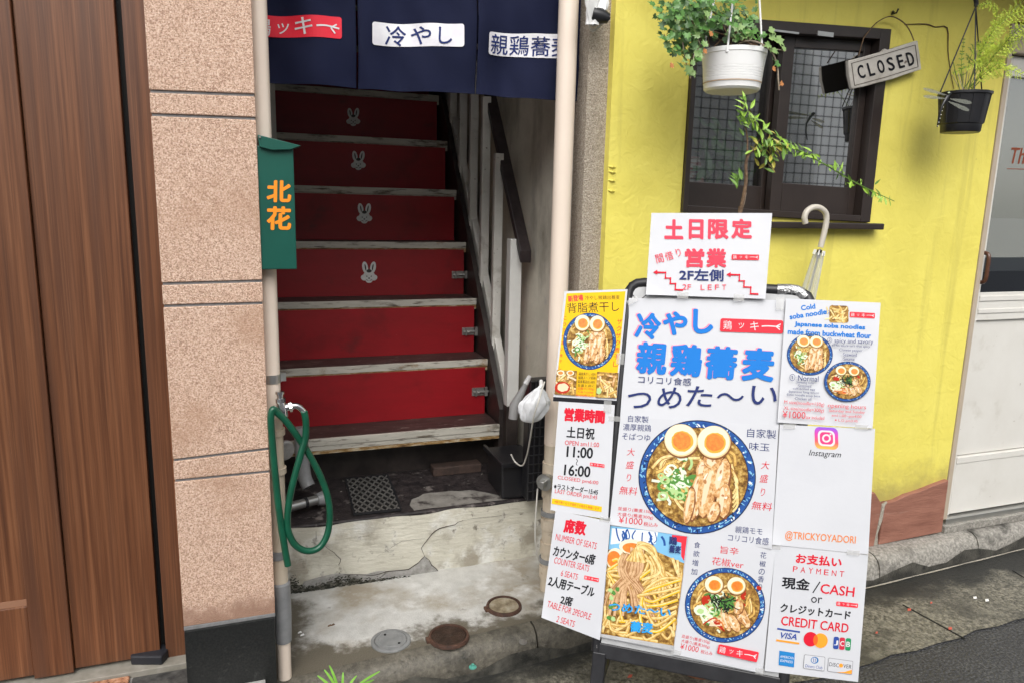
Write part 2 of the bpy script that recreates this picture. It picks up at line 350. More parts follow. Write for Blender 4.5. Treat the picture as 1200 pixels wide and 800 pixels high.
m_stone = noisy('pink_roughcast', [(.34, (.32, .18, .12)), (.46, (.59, .39, .28)), (.54, (.70, .485, .365)), (.66, (.84, .67, .55))], 330, .85, .8, 400,
                dirt=((.46, .27, .17), 5, .50, .75), bdist=.007, detail=3)
m_groove = noisy('groove_mortar', [(.3, (.13, .13, .13)), (.7, (.22, .22, .22))], 60, .8)
m_plinth = noisy('black_granite', [(.4, (.008, .009, .009)), (.7, (.022, .023, .022))], 200, .32, dirt=((.05, .05, .048), 25, .62, .75))
m_wood = noisy('walnut_veneer', [(.30, (.058, .020, .008)), (.44, (.105, .038, .015)), (.55, (.145, .056, .023)), (.70, (.21, .09, .040))], 6.5, .42, .25, 14, stretch=(15, 15, .22),
               dirt=[((.085, .034, .017), 6, .46, .66, (4, 4, .12)), ((.20, .09, .042), 20, .55, .75, (14, 14, .12))], detail=10, bdist=.001)
m_gap = flat('black_gap', (.004, .004, .004), .7)
m_yel = noisy('yellow_stucco', [(.3, (.76, .66, .12)), (.7, (.83, .735, .155))], 5, .62, .42, 22, btype='wave', bdist=.006,
              dirt=[((.66, .57, .10), 2.2, .50, .78), ((.58, .50, .10), 3, .56, .78, (5, 5, .35)), ((.36, .29, .05), 26, .70, .80)])
m_pebble = noisy('grey_roughcast', [(.3, (.20, .165, .125)), (.5, (.38, .325, .26)), (.7, (.56, .50, .42))], 260, .88, 1, 200, bdist=.007, detail=3)
m_plaster = noisy('stained_plaster', [(.3, (.50, .465, .39)), (.7, (.66, .62, .53))], 6, .75, .5, 70, dirt=[((.20, .18, .145), 3.2, .50, .72, (1.5, 1.5, .6)), ((.46, .44, .40), 9, .6, .7)], bdist=.003)
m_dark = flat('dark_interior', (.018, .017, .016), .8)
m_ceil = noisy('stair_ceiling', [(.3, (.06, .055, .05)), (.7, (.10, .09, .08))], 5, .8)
m_riser = noisy('red_paint', [(.3, (.22, .002, .006)), (.7, (.29, .003, .009))], 6, .45, .25, 30, dirt=[((.13, .002, .004), 5, .52, .8), ((.06, .012, .012), 3.5, .63, .8, (1, 1, 2)), ((.42, .12, .10), 60, .735, .76)], bdist=.002, stretch=(1, 1, 3))
m_tread = noisy('worn_tread', [(.35, (.022, .013, .012)), (.65, (.06, .035, .032))], 14, .5, .4, 60, stretch=(.6, 3, 3), dirt=[((.26, .22, .20), 26, .61, .68, (.7, 2.4, 2.4)), ((.11, .075, .065), 7, .55, .7)], bdist=.002)
m_nose = noisy('worn_metal_nosing', [(.3, (.36, .345, .30)), (.7, (.54, .52, .46))], 12, .5, .4, 40, stretch=(.4, 3, 3), dirt=[((.09, .07, .05), 22, .53, .66, (.5, 3, 3)), ((.24, .14, .05), 9, .62, .74)], bdist=.002)
m_rust = noisy('rusty_edge', [(.35, (.09, .045, .015)), (.5, (.28, .17, .06)), (.65, (.48, .43, .32))], 46, .7, .6, 80, stretch=(.5, 1, 2), bdist=.003)
m_string = noisy('black_stringer', [(.4, (.016, .012, .011)), (.7, (.045, .034, .03))], 12, .5)
m_balu = noisy('speckled_white_paint', [(.3, (.54, .53, .49)), (.7, (.68, .67, .63))], 10, .5, dirt=[((.13, .10, .075), 60, .66, .70), ((.26, .23, .19), 9, .58, .75)])
m_newel = noisy('white_post_paint', [(.3, (.54, .54, .52)), (.7, (.64, .64, .62))], 8, .45, dirt=((.20, .17, .13), 30, .68, .74))
m_rail = noisy('dark_rail_paint', [(.4, (.014, .009, .010)), (.7, (.035, .025, .026))], 30, .38, .4, 90, bdist=.002)
m_steel = flat('galvanised_steel', (.52, .52, .50), .32, .9); m_chrome = flat('chrome', (.75, .75, .76), .12, 1)
m_tin = noisy('dull_tin', [(.3, (.22, .21, .20)), (.7, (.40, .39, .37))], 30, .4, metal=.6)
m_pipe = noisy('cream_pipe', [(.3, (.74, .63, .53)), (.7, (.80, .69, .585))], 4, .32, dirt=((.42, .33, .25), 30, .68, .78))
m_pipe2 = noisy('aged_cream_pipe', [(.3, (.52, .43, .32)), (.7, (.62, .54, .43))], 8, .42, dirt=((.25, .18, .11), 22, .60, .75))
m_tape = noisy('grey_tape', [(.3, (.17, .175, .18)), (.7, (.27, .275, .28))], 18, .38, .5, 40, bdist=.004)
m_green = noisy('green_paint', [(.3, (.004, .065, .046)), (.7, (.007, .085, .062))], 6, .35)
m_hose = noisy('green_hose', [(.3, (.003, .055, .028)), (.7, (.006, .085, .045))], 24, .32, dirt=((.05, .09, .06), 20, .62, .76))
m_orange = flat('orange_film', (.86, .27, .015), .4)
m_navycloth = noisy('navy_cloth', [(.3, (.0055, .008, .027)), (.7, (.008, .011, .036))], 5, .85, .35, 900, bdist=.001, spec=.2)
m_redcloth = flat('red_print', (.70, .012, .035), .7); m_whitecloth = noisy('white_print', [(.35, (.62, .60, .66)), (.6, (.80, .80, .82))], 5, .7)
m_frame = noisy('bronze_aluminium', [(.3, (.022, .015, .013)), (.7, (.036, .026, .022))], 8, .38, coat=.1)
m_cream = noisy('cream_door_paint', [(.3, (.63, .61, .56)), (.7, (.70, .685, .64))], 4, .45, dirt=[((.50, .47, .41), 7, .58, .8), ((.40, .36, .30), 40, .68, .74)])
m_beige = noisy('beige_frame_paint', [(.3, (.40, .33, .25)), (.7, (.48, .40, .31))], 6, .5)
m_brick = noisy('red_sandstone', [(.3, (.21, .085, .058)), (.7, (.36, .165, .115))], 9, .65, .6, 60, stretch=(.5, 1, 2.4), dirt=((.42, .30, .25), 5, .60, .72, (.4, 1, 4)), bdist=.004)
m_mortar = noisy('pale_mortar', [(.3, (.30, .27, .22)), (.7, (.42, .39, .33))], 40, .8, .8, 90)
m_whitep = noisy('white_plastic', [(.3, (.80, .80, .79)), (.7, (.85, .85, .84))], 5, .35, dirt=((.68, .65, .60), 9, .62, .85))
m_stain = flat('brown_stain', (.42, .30, .20), .5); m_blackp = noisy('black_plastic', [(.3, (.008, .008, .010)), (.7, (.016, .016, .019))], 9, .38)
m_cord = flat('white_cord', (.62, .60, .55), .6); m_blackm = noisy('black_metal', [(.3, (.010, .010, .012)), (.7, (.025, .025, .028))], 30, .4, dirt=((.20, .19, .18), 50, .68, .74))
m_soil = noisy('soil', [(.3, (.02, .012, .008)), (.7, (.08, .045, .025))], 50, .9, 1, 60)
m_bark = noisy('bark', [(.3, (.07, .04, .022)), (.7, (.20, .125, .07))], 40, .8, .6, 80); m_twig = noisy('pale_twig', [(.3, (.26, .20, .14)), (.7, (.42, .35, .27))], 40, .8)
def leafm(n, a, b):
    m = noisy(n, [(.3, a), (.7, b)], 18, .45); bs = m.node_tree.nodes['Principled BSDF']
    bs.inputs['Transmission Weight'].default_value = 0; return m
ivy1 = leafm('ivy_leaf', (.06, .16, .03), (.12, .27, .06)); ivy2 = leafm('ivy_leaf_pale', (.14, .25, .07), (.25, .36, .13)); ivy3 = leafm('ivy_leaf_dark', (.03, .085, .022), (.06, .13, .035))
vin1 = leafm('vine_leaf', (.20, .36, .03), (.32, .50, .07)); vin2 = leafm('vine_leaf_dark', (.08, .18, .02), (.15, .27, .04)); vin3 = leafm('vine_leaf_yellow', (.34, .33, .05), (.42, .36, .07))
fern1 = leafm('fern_leaf', (.40, .52, .03), (.58, .68, .09)); fern2 = leafm('fern_leaf_dark', (.11, .20, .02), (.2, .3, .04)); grs = leafm('weed_leaf', (.13, .34, .03), (.24, .5, .07))
drym = flat('dry_leaf', (.42, .17, .05), .7); ind1 = leafm('indoor_leaf', (.045, .15, .04), (.10, .24, .07))
paper = noisy('laminated_paper', [(.3, (.54, .55, .58)), (.7, (.58, .59, .615))], 4, .42, .45, 5, bdist=.008, spec=.3)
papery = flat('yellow_paper', (.86, .60, .012), .33, coat=.15)
def glass(name, tint=(.9, .93, .92), ior=1.5, rough=.02, dens=.85, refl=.0):
    m, t, b = _mat(name); N, L = t.nodes, t.links; N.remove(b)
    tr = N.new('ShaderNodeBsdfTransparent'); tr.inputs[0].default_value = (*[c*dens for c in tint], 1)
    gl = N.new('ShaderNodeBsdfGlossy'); gl.inputs['Roughness'].default_value = rough
    fr = N.new('ShaderNodeFresnel'); fr.inputs[0].default_value = ior; mx = N.new('ShaderNodeMixShader')
    if refl:
        ad = N.new('ShaderNodeMath'); ad.inputs[1].default_value = refl; L.new(fr.outputs[0], ad.inputs[0]); L.new(ad.outputs[0], mx.inputs[0])
    else: L.new(fr.outputs[0], mx.inputs[0])
    L.new(tr.outputs[0], mx.inputs[1]); L.new(gl.outputs[0], mx.inputs[2]); L.new(mx.outputs[0], N['Material Output'].inputs[0]); return m
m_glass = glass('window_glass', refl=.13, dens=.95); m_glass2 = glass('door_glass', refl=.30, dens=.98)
_nt = m_glass2.node_tree; _df = _nt.nodes.new('ShaderNodeBsdfDiffuse'); _df.inputs[0].default_value = (.55, .57, .52, 1); _mx = _nt.nodes.new('ShaderNodeMixShader'); _mx.inputs[0].default_value = .30   # pale haze mixed into the glass, standing in for a brighter reflection
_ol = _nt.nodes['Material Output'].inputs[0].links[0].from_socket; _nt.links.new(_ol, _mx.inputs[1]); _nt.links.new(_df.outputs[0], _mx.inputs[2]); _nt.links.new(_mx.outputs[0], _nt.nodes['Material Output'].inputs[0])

# ================================================================== THE SETTING
edge_damp(m_yel, (.44, .37, .10), [('Z', .36, .16)], .06, 14); edge_damp(m_gut, (.022, .022, .02), [('Y', 1.80, 1.90)], .08, 5); edge_damp(m_stone, (.36, .215, .15), [('Z', .42, .345)], .03, 30)
def kY(x): return float(np.interp(x, [-3, .15, .98, 2.15, 3.2, 6], [1.62, 1.845, 1.915, 1.955, 2.02, 2.17]))   # kerb line along the street
def gY(x): return float(np.interp(x, [-3, 1.0, 1.76, 2.53, 6], [1.44, 1.55, 1.575, 1.615, 1.78]))              # gutter / asphalt line
mb = MB(); mb.face([(-400, -400, 0), (400, -400, 0), (400, 400, 0), (-400, 400, 0)], m_asph); struct('road', mb)
mb = MB(); XS = list(np.linspace(-1.2, 5, 63))
for a, b in zip(XS, XS[1:]):
    j0, j1 = .006*math.sin(a*31)+.004*math.sin(a*77), .006*math.sin(b*31)+.004*math.sin(b*77)
    mb.face([(a, gY(a)+j0, .005), (b, gY(b)+j1, .005), (b, kY(b)+.03, .005), (a, kY(a)+.03, .005)], m_gut)
struct('gutter', mb)
joint = MB()
for (p, q) in (((1058, 708), (1131, 748)), ((1187, 668), (1200, 676))):
    a, b = atZ(*p, .006), atZ(*q, .006); joint.bar(a, b, .006, .002, m_gap)
struct('gutter_joint', joint)
# kerb: rounded profile swept along the street, with joints
kp = [(0, 0), (.004, .035), (.010, .065), (.022, .088), (.042, .100), (.075, .104)]
mb = MB(); joints = [-.35, .80, 1.45, 2.235, 2.80, 3.45]
edges = [-1.2]+joints+[5.0]
for a, b in zip(edges, edges[1:]):
    a += .003; b -= .003; xs = np.linspace(a, b, 14)
    def kf(u, v, xs=xs):
        x = np.interp(u, np.linspace(0, 1, len(xs)), xs); i = v*(len(kp)-1); i0 = min(int(i), len(kp)-2); t = i-i0
        dy = kp[i0][0]*(1-t)+kp[i0+1][0]*t; dz = kp[i0][1]*(1-t)+kp[i0+1][1]*t
        return (x, kY(x)+dy+.002*math.sin(x*23), max(0, dz))
    mk = m_kerb if a > 1.4 else m_kerb2
    mb.grid(kf, 13, 5, mk)
    for x in (a, b):
        mb.face([(x, kY(x)+p, z) for p, z in kp]+[(x, kY(x)+.075, 0)], mk)
xs = XS
for a, b in zip(xs, xs[1:]):
    if a > 1.9: mb.face([(a, kY(a)+.0745, .1035), (b, kY(b)+.0745, .1035), (b, 2.35, .1035), (a, 2.35, .1035)], m_kerb)
    mb.face([(a, kY(a)+.06, .02), (b, kY(b)+.06, .02), (b, kY(b)+.06, .09), (a, kY(a)+.06, .09)], m_moss)
    h = .020+.016*math.sin(a*19)+.012*math.sin(a*47+1)
    h2 = .020+.016*math.sin(b*19)+.012*math.sin(b*47+1)
    mb.face([(a, kY(a)-.003+.002*math.sin(a*23), .0), (b, kY(b)-.003+.002*math.sin(b*23), .0), (b, kY(b)-.001+.002*math.sin(b*23), .02+max(.005, h2)), (a, kY(a)-.001+.002*math.sin(a*23), .02+max(.005, h))], m_kerbd)
struct('kerb', mb)
mb = MB()
for a, b in zip(XS, XS[1:]):
    if a > 1.4: mb.face([(a, kY(a)-.016+.002*math.sin(a*40), .0085), (b, kY(b)-.016+.002*math.sin(b*40), .0085), (b, kY(b)-.009, .0085), (a, kY(a)-.009, .0085)], m_mortar)
struct('kerb_pale_line', mb)  # thin pale line along the foot of the kerb
# entrance pavement between kerb and step
mb = MB(); xs = np.linspace(-.02, 1.9, 40)
for a, b in zip(xs, xs[1:]):
    mb.face([(a, kY(a)+.070, .1045), (b, kY(b)+.070, .1045), (b, 2.5, .1045), (a, 2.5, .1045)], m_slab)
struct('pavement', mb)
mb = MB(); mb.box(-3, .0, 1.70, 2.6, .0, .155, m_bare); struct('threshold', mb)
m_gran = noisy('red_granite', [(.35, (.10, .04, .025)), (.5, (.42, .19, .10)), (.65, (.55, .33, .22))], 90, .45, .3, 120)
m_gran2 = noisy('dark_slate', [(.35, (.03, .03, .03)), (.65, (.10, .098, .09))], 40, .5, .5, 60)
mb = MB()
mb.box(-.82, -.333, 1.72, 1.955, .155, .166, m_gran); mb.box(-1.3, -.826, 1.72, 1.955, .155, .166, m_gran); mb.box(-.326, -.187, 1.72, 1.945, .155, .165, m_gran2)
struct('threshold_paving', mb, .003)

# ------------------------------------------------------------------ left house: wooden door, roughcast pillar
PY = 1.85; DY = 2.0
hs = thing('house', 'house front at the left with dark wood door beside a pink roughcast pillar', 'house', (-.6, 2.0, 0))
xl, xr = atY(168, 0, PY)[0], atY(294.5, 0, PY)[0]
zb = atY(272, 726.5, PY)[2]
mb = MB()
gro = []
for (a, b) in (((176, 107), (297, 111.5)), ((177, 134.5), (298, 139)), ((192, 333), (307, 329.5)), ((194, 359), (308, 355.5)), ((205, 539), (317, 525.5)), ((207, 563), (318, 552))):
    gro.append((atY(*a, PY)[2], atY(*b, PY)[2]))
gro.sort(key=lambda t: t[0]); lev = [(zb, zb-.002)]+gro+[(3.2, 3.2)]
g = .0032
pl = MB()
for (a, b) in zip(lev, lev[1:]):
    z = [a[0]+g, a[1]+g, b[0]-g, b[1]-g]
    f = [(xl, PY, z[0]), (xr, PY, z[1]), (xr, PY, z[3]), (xl, PY, z[2])]
    pl.prism(f, (0, .5, 0), m_stone)
pl_o = obj('pillar', pl, hs, .0022)
mb = MB(); mb.box(xl+.002, xr-.002, PY+.0045, PY+.49, .3, 3.2, m_groove); obj('mortar', mb, pl_o)
mb = MB(); mb.box(xl+.0005, xr-.002, PY-.004, PY+.45, 0, zb-.008, m_plinth); mb.box(xl, xr, PY-.001, PY+.45, zb-.008, zb+.003, m_groove); obj('plinth', mb, hs, .002)
mb = MB(); mb.box(-3, xl-.001, DY+.06, DY+.5, 0, 3.2, m_dark); mb.box(-3, xl, DY+.0, DY+.5, 2.6, 3.2, m_stone); mb.box(-3, xr, DY+.5, 5, 0, 3.2, m_stone); obj('wall', mb, hs)
dr = MB(); X = lambda px, py: atY(px, py, DY)[0]
xg0, xg1 = X(179, 640), X(186, 640); xs1 = X(74, 640); xs0 = X(25.5, 640); zd = .183
dr.box(xs1+.0015, xg0, DY, DY+.05, zd, 2.6, m_wood); d_o = obj('door', dr, hs, .002)
dr = MB(); dr.box(xs0, xs1, DY-.011, DY+.05, zd-.004, 2.6, m_wood); obj('stile', dr, d_o, .002)
zr = atY(15, 710, DY)[2]
dr = MB(); dr.box(-1.2, xs0-.001, DY+.006, DY+.05, zr, 2.6, m_wood); dr.box(-1.2, xs0-.001, DY-.001, DY+.05, zd, zr-.004, m_wood); obj('panel', dr, d_o, .003)
dr = MB(); dr.box(-1.2, xs0-.002, DY+.003, DY+.03, zr-.004, zr+.012, flat('pale_wood_edge', (.26, .135, .08), .5)); obj('rail', dr, d_o)
dr = MB(); dr.box(xg0-.01, xg1+.01, DY+.03, DY+.055, zd, 2.6, m_gap); obj('gap_shade', dr, d_o)  # black strip standing in for the shade in the open door gap
dr = MB(); dr.box(xg1, xl-.002, DY-.002, DY+.05, zd-.02, 2.6, m_wood); obj('door_frame', dr, hs, .002)
dr = MB(); dr.box(-1.3, xl-.002, 1.958, DY+.05, .150, .172, noisy('sill_stone', [(.3, (.16, .15, .12)), (.7, (.30, .28, .24))], 20, .6)); obj('sill', dr, hs, .002)
mb = MB(); c = atZ(176, 772, .172)
q = [atZ(*p, .172) for p in ((154, 779), (190, 779), (198, 770), (194, 763), (168, 764), (153, 771))]
mb.prism([p for p in q], (0, 0, .026), flat('black_rubber', (.014, .015, .02), .55)); tag(obj('door_stop', mb, None, .004), 'small black rubber block on the sill at the foot of the wood door', 'door stop')

# ------------------------------------------------------------------ stairwell building
sb = thing('stairwell_building', 'grey building with a dark open stairwell between pillar and yellow wall', 'building', (.55, 2.4, 0))
XW = 1.03
mb = MB(); mb.box(-.2, .045, 2.36, 5, 0, 2.9, m_plaster); obj('inner_wall', mb, sb)
mb = MB(); mb.box(XW, XW+.04, 2.195, 5, 0, 2.9, m_plaster); obj('inner_wall', mb, sb)
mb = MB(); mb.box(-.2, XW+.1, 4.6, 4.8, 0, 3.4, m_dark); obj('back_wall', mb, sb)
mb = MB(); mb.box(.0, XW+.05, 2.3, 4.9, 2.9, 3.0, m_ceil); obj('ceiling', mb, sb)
mb = MB(); mb.box(.0, 1.06, 2.26, 2.4, 2.35, 3.4, m_pebble); obj('lintel', mb, sb)
mb = MB(); x0 = atY(684, 170, 2.11)[0]; x1 = atY(714, 127, 2.11)[0]; mb.box(x0+.004, x1+.003, 2.11, 2.19, .1, 3.4, m_pebble); obj('pier', mb, sb)
mb = MB(); mb.box(.05, .137, 3.36, 3.40, 1.2, 2.9, m_balu); obj('post', mb, sb)
mb = MB(); mb.box(.0, XW+.03, 2.80, 2.86, .30, .47, m_string); obj('stair_base', mb, sb)
# raised step at the foot of the stairs
ZL = .330; SY = 2.38
st = thing('concrete_step', 'cracked cream painted concrete step with black top below the red stairs', 'step', (.5, 2.4, .1))
A = lambda x, y: atY(x, y, SY)
topl = [A(344, 618), A(400, 613), A(469, 607.5), (A(530, 603)), A(599, 599), A(660, 596)]
mb = MB(); TB = [A(320, 620)]+topl
def stepf(u, v):
    x = .02+u*1.0; z0 = .1; zt = ZL-.004+.003*math.sin(x*21)
    return (x, SY+.006*math.sin(x*9)*math.sin(v*3)+.004*math.sin(x*33+v*5)-.004*(1-v), z0+(zt-z0)*v)
mb.grid(stepf, 60, 10, m_step); obj('render', mb, st)
mb = MB(); mb.box(.02, XW, SY+.012, 2.9, .1, ZL, m_land); obj('top', mb, st, .006)
def cutface(name, pts, m, y=.0):
    b = MB(); b.prism([(A(*p)[0], SY-.008-y, A(*p)[2]) for p in pts], (0, .012, 0), m); return obj(name, b, st)
cutface('bare_patch', [(441, 678), (455, 668), (462, 667), (478, 665.5), (490, 657), (497, 650), (504, 658), (514, 669)], m_bare, .003)
cutface('bare_patch', [(352, 689), (356, 680), (395, 671), (430, 671), (442, 668), (452, 668), (441, 678), (400, 683)], m_bare, .002)
rm_ = random.Random(8); mo = MB()
m_moss2 = noisy('grey_mould', [(.3, (.05, .05, .04)), (.7, (.16, .15, .125))], 50, .8)
for k in range(900):
    px = 340+rm_.random()**1.5*140; lim = 4+13*math.exp(-((px-400)/24)**2)+16*math.exp(-((px-344)/8)**2); yb_ = 690-(px-351)*.123
    f_ = abs(rm_.gauss(0, .42)); py = yb_-f_*lim
    if py < 655: continue
    c = A(px, py); r0 = rm_.uniform(.0015, .0055)*(1.25-min(1, f_)*.75); n_ = 7
    mo.face([(c[0]+r0*rm_.uniform(.7, 1.9)*math.cos(6.283*j/n_), SY-.0125-.00001*k, c[2]+r0*rm_.uniform(.4, 1.0)*math.sin(6.283*j/n_)) for j in range(n_)], m_moss if rm_.random() > .25+f_*.5 else m_moss2)
o = obj('mould', mo, st); o['kind'] = 'stuff'
m_crack = flat('crack_dirt', (.035, .025, .018), .9)
def crack(pts, r=.0012, name='crack'):
    b = MB(); P = []
    for i, p in enumerate(pts):
        P.append(p)
        if i < len(pts)-1:
            q = pts[i+1]; P.append(((p[0]+q[0])/2+random.uniform(-1.2, 1.2), (p[1]+q[1])/2+random.uniform(-1, 1)))
    b.tube([(A(*p)[0], SY-.0105, A(*p)[2]) for p in P], [r*.25, r*.55, r*.7, r*.35], m_crack, 5); obj(name, b, st)
crack([(497, 650), (493, 640), (499, 632), (506, 623), (515, 617), (532, 613), (542, 608)], .0022)
crack([(380, 637), (391, 645), (399, 653), (396, 660)], .0018); crack([(370, 634), (370, 620)]); crack([(497, 650), (505, 660), (514, 669)], .0022)
crack([(402, 671), (436, 672), (452, 667.5), (478, 665), (490, 657), (497, 650)], .0024); crack([(540, 608), (580, 603), (596, 600)], .001); crack([(441, 650), (470, 632), (497, 629)], .0007)
mb = MB(); Z = ZL+.003
rp_ = random.Random(4); pc_ = np.array((.0, .0)); P_ = []
for (px, py) in ((481, 592), (484, 585), (489, 581), (497, 578), (505, 577.5), (515, 575.5), (526, 575), (538, 574.5), (549, 574), (560, 575), (569, 577), (578, 578.5), (586, 581), (594, 584), (599, 589), (598, 593), (590, 595.5), (580, 596), (566, 597.5), (552, 599), (538, 600), (524, 601.5), (508, 602), (496, 601), (487, 598)):
    p = atZ(px+rp_.uniform(-2, 2), py+rp_.uniform(-.8, .8), ZL+.0012); p[1] = max(p[1], SY+.022+rp_.uniform(0, .006)); P_.append(tuple(p))
mb.face(P_[::-1], noisy('worn_concrete_patch', [(.3, (.16, .15, .135)), (.7, (.30, .285, .26))], 16, .6, .4, 120, dirt=[((.05, .042, .04), 13, .52, .62)], bdist=.003)); obj('concrete_patch', mb, st)
# drain grate on the landing
mb = MB(); Z0 = ZL+.004
gq = [atZ(*p, Z0) for p in ((415, 603), (470, 597.5), (454, 557), (405, 562))]
mb.prism([p-np.array((0, 0, .003)) for p in gq], (0, 0, .004), m_gap)
L2 = lambda u, v: (gq[0]*(1-u)+gq[1]*u)*(1-v)+(gq[3]*(1-u)+gq[2]*u)*v+np.array((0, 0, .004))
gr = MB()
for a, b in (((0, 0), (1, 0)), ((1, 0), (1, 1)), ((1, 1), (0, 1)), ((0, 1), (0, 0))): gr.bar(L2(*a), L2(*b), .007, .006, m_blackm)
for k in range(-6, 7):
    for sgn in (1, -1):
        pts = []
        for t in np.linspace(0, 1, 41):
            u = (k/6+t*1.0*sgn) if sgn > 0 else (k/6+1-t); 
            if 0 <= u <= 1: pts.append((u, t))
        if len(pts) > 1: gr.bar(L2(*pts[0]), L2(*pts[-1]), .0045, .004, m_tin)
t = thing('drain_grate', 'black square drain grate with diamond pattern in the step top', 'drain grate', gq[0]); obj('pit', mb, t); obj('grating', gr, t)
mb = MB(); c = atZ(548, 552, ZL+.002); mb.box(.66, .86, 2.70, 2.76, ZL, ZL+.036, noisy('old_brick', [(.3, (.025, .016, .013)), (.7, (.07, .042, .032))], 30, .8))
tag(obj('brick', mb, None, .004), 'dark old brick lying at the back of the step under the stairs', 'brick')

# ------------------------------------------------------------------ wooden staircase
stc = thing('staircase', 'steep wooden staircase with red risers and worn white edged treads', 'stairs', (.5, 2.65, .33))
NY = lambda i: 2.65+.169*i; NZ = lambda i: .541+.2285*i
XL = .05; XR = lambda i: .915
tr_ = []; rs_ = []
for i in range(9):
    y, z = NY(i), NZ(i)
    mb = MB(); mb.box(XL, .915, y+.008, y+.20, z-.030, z, m_tread); o = obj('tread', mb, stc, .003)
    mb = MB(); mb.box(XL, .916, y-.004, y+.0075, z-.025, z+.002, m_nose); mb.box(XL, .916, y-.001, y+.0075, z-.044, z-.0255, m_nose if i in (0,) else (m_rust if i < 4 else m_nose)); obj('nosing', mb, o, .0015)
    if i == 0:
        mb = MB(); mb.box(XL, .914, y-.002, y+.01, z-.056, z-.0445, m_rust); obj('lower_edge', mb, o)
for i in range(9):
    y = NY(i)+.028+.135; z0 = NZ(i)+.001; z1 = NZ(i+1)-.030
    mb = MB(); mb.box(XL, .905, y, y+.018, z0, z1, m_riser); rs_.append(obj('riser', mb, stc))
def riser_plane(i): return NY(i)+.163-.001
# rabbit badges and bolts
m_emb = noisy('grey_emblem', [(.3, (.58, .58, .58)), (.7, (.72, .72, .72))], 40, .4); m_embd = flat('emblem_dark', (.03, .03, .03), .4)
for (i, cx, cy, s_) in ((2, 432.5, 320, 1.0), (3, 427, 251, .95), (4, 420, 189, .9), (5, 414, 138, .85)):
    Y = riser_plane(i); P = Print(lambda px, py, h, Y=Y: atY(px, py, Y-h), .001, 1e-4)
    E = lambda m, x, y, rx, ry, a=0: P.ell('emblem', m, cx+x*s_, cy+y*s_, rx*s_, ry*s_, a, 20)
    for sx in (-1, 1):
        E(m_emb, sx*4.6, -6.3, 3.4, 7.0, sx*10); E(m_embd, sx*4.3, -6.5, .8, 4.0, sx*10)
    E(m_emb, 0, 3.5, 7.0, 5.6); E(m_emb, -5.8, 5.6, 3.9, 3.4, 20); E(m_emb, 5.8, 5.6, 3.9, 3.4, -20); E(m_emb, 0, 8.4, 4.2, 3.4)
    E(m_embd, 0, -2.2, 3.1, 2.0); E(m_embd, -2.6, 4.0, .9, .6, 25); E(m_embd, 2.6, 4.0, .9, .6, -25); E(m_embd, 0, 6.2, 1.1, .8); E(m_embd, -2.2, 8.5, 1.7, .35, 20); E(m_embd, 2.2, 8.5, 1.7, .35, -20)
    P.build(rs_[i])
for (i, cx, cy) in ((2, 537, 322), (1, 549, 388), (0, 560.5, 458)):
    Y = riser_plane(i); a = atY(cx-7.5, cy-4, Y); b = atY(cx+7.5, cy+4, Y); mb = MB()
    zm = (a[2]+b[2])/2; hh = abs(a[2]-b[2])/2
    mb.box(a[0], b[0]-.006, Y-.004, Y, zm-hh, zm+hh, m_tin); mb.tube([(a[0]+.004, Y-.009, zm), (b[0]+.012, Y-.009, zm)], .005, m_steel); mb.box(a[0]+.012, a[0]+.018, Y-.015, Y-.003, zm-hh, zm+hh, m_tin); mb.tube([(a[0]+.024, Y-.009, zm), (a[0]+.024, Y-.026, zm-.002)], .003, m_steel, 8)
    mb.box(b[0]-.004, b[0]+.008, Y-.014, Y, zm-hh*1.1, zm+hh*1.1, m_tin); obj('bolt_latch', mb, rs_[i])
mb = MB()
pts = [(.918, 2.66, .35), (.918, 2.66, .60), (.918, 4.4, .60+1.74*1.354), (.918, 4.4, .2+1.74*1.354)]; mb.prism(pts, (.022, 0, 0), m_string); obj('stringer', mb, stc)
# balustrade beside the stairs
bl = thing('balustrade', 'white stair balustrade with speckled balusters and dark sloping handrail', 'railing', (.96, 2.65, .55))
rz = lambda y: .592+(y-2.631)*1.354
mb = MB(); mb.prism([(.946, 2.66, rz(2.66)-.16), (.946, 2.66, rz(2.66)), (.946, 4.3, rz(4.3)), (.946, 4.3, rz(4.3)-.16)], (.03, 0, 0), m_balu); obj('base_rail', mb, bl, .002)
for k, y in enumerate((2.84, 3.015, 3.19, 3.365, 3.54, 3.715, 3.89)):
    mb = MB(); mb.box(.937, .972, y-.014, y+.014, rz(y)-.07, rz(y)+.72, m_balu); obj('baluster', mb, bl, .002)
mb = MB(); mb.box(.935, .982, 2.62, 2.665, .62, 1.27, m_newel); nw = obj('newel_post', mb, bl, .003)
mb = MB(); mb.box(.934, .983, 2.619, 2.666, ZL, .62, m_string); obj('post_base', mb, nw, .002)
mb = MB(); hz = lambda y: 1.262+(y-2.60)*1.36
mb.prism([(.957, 2.575, hz(2.575)-.045), (.957, 2.575, hz(2.575)), (.957, 4.3, hz(4.3)), (.957, 4.3, hz(4.3)-.045)], (.046, 0, 0), m_rail); obj('handrail', mb, bl, .004)

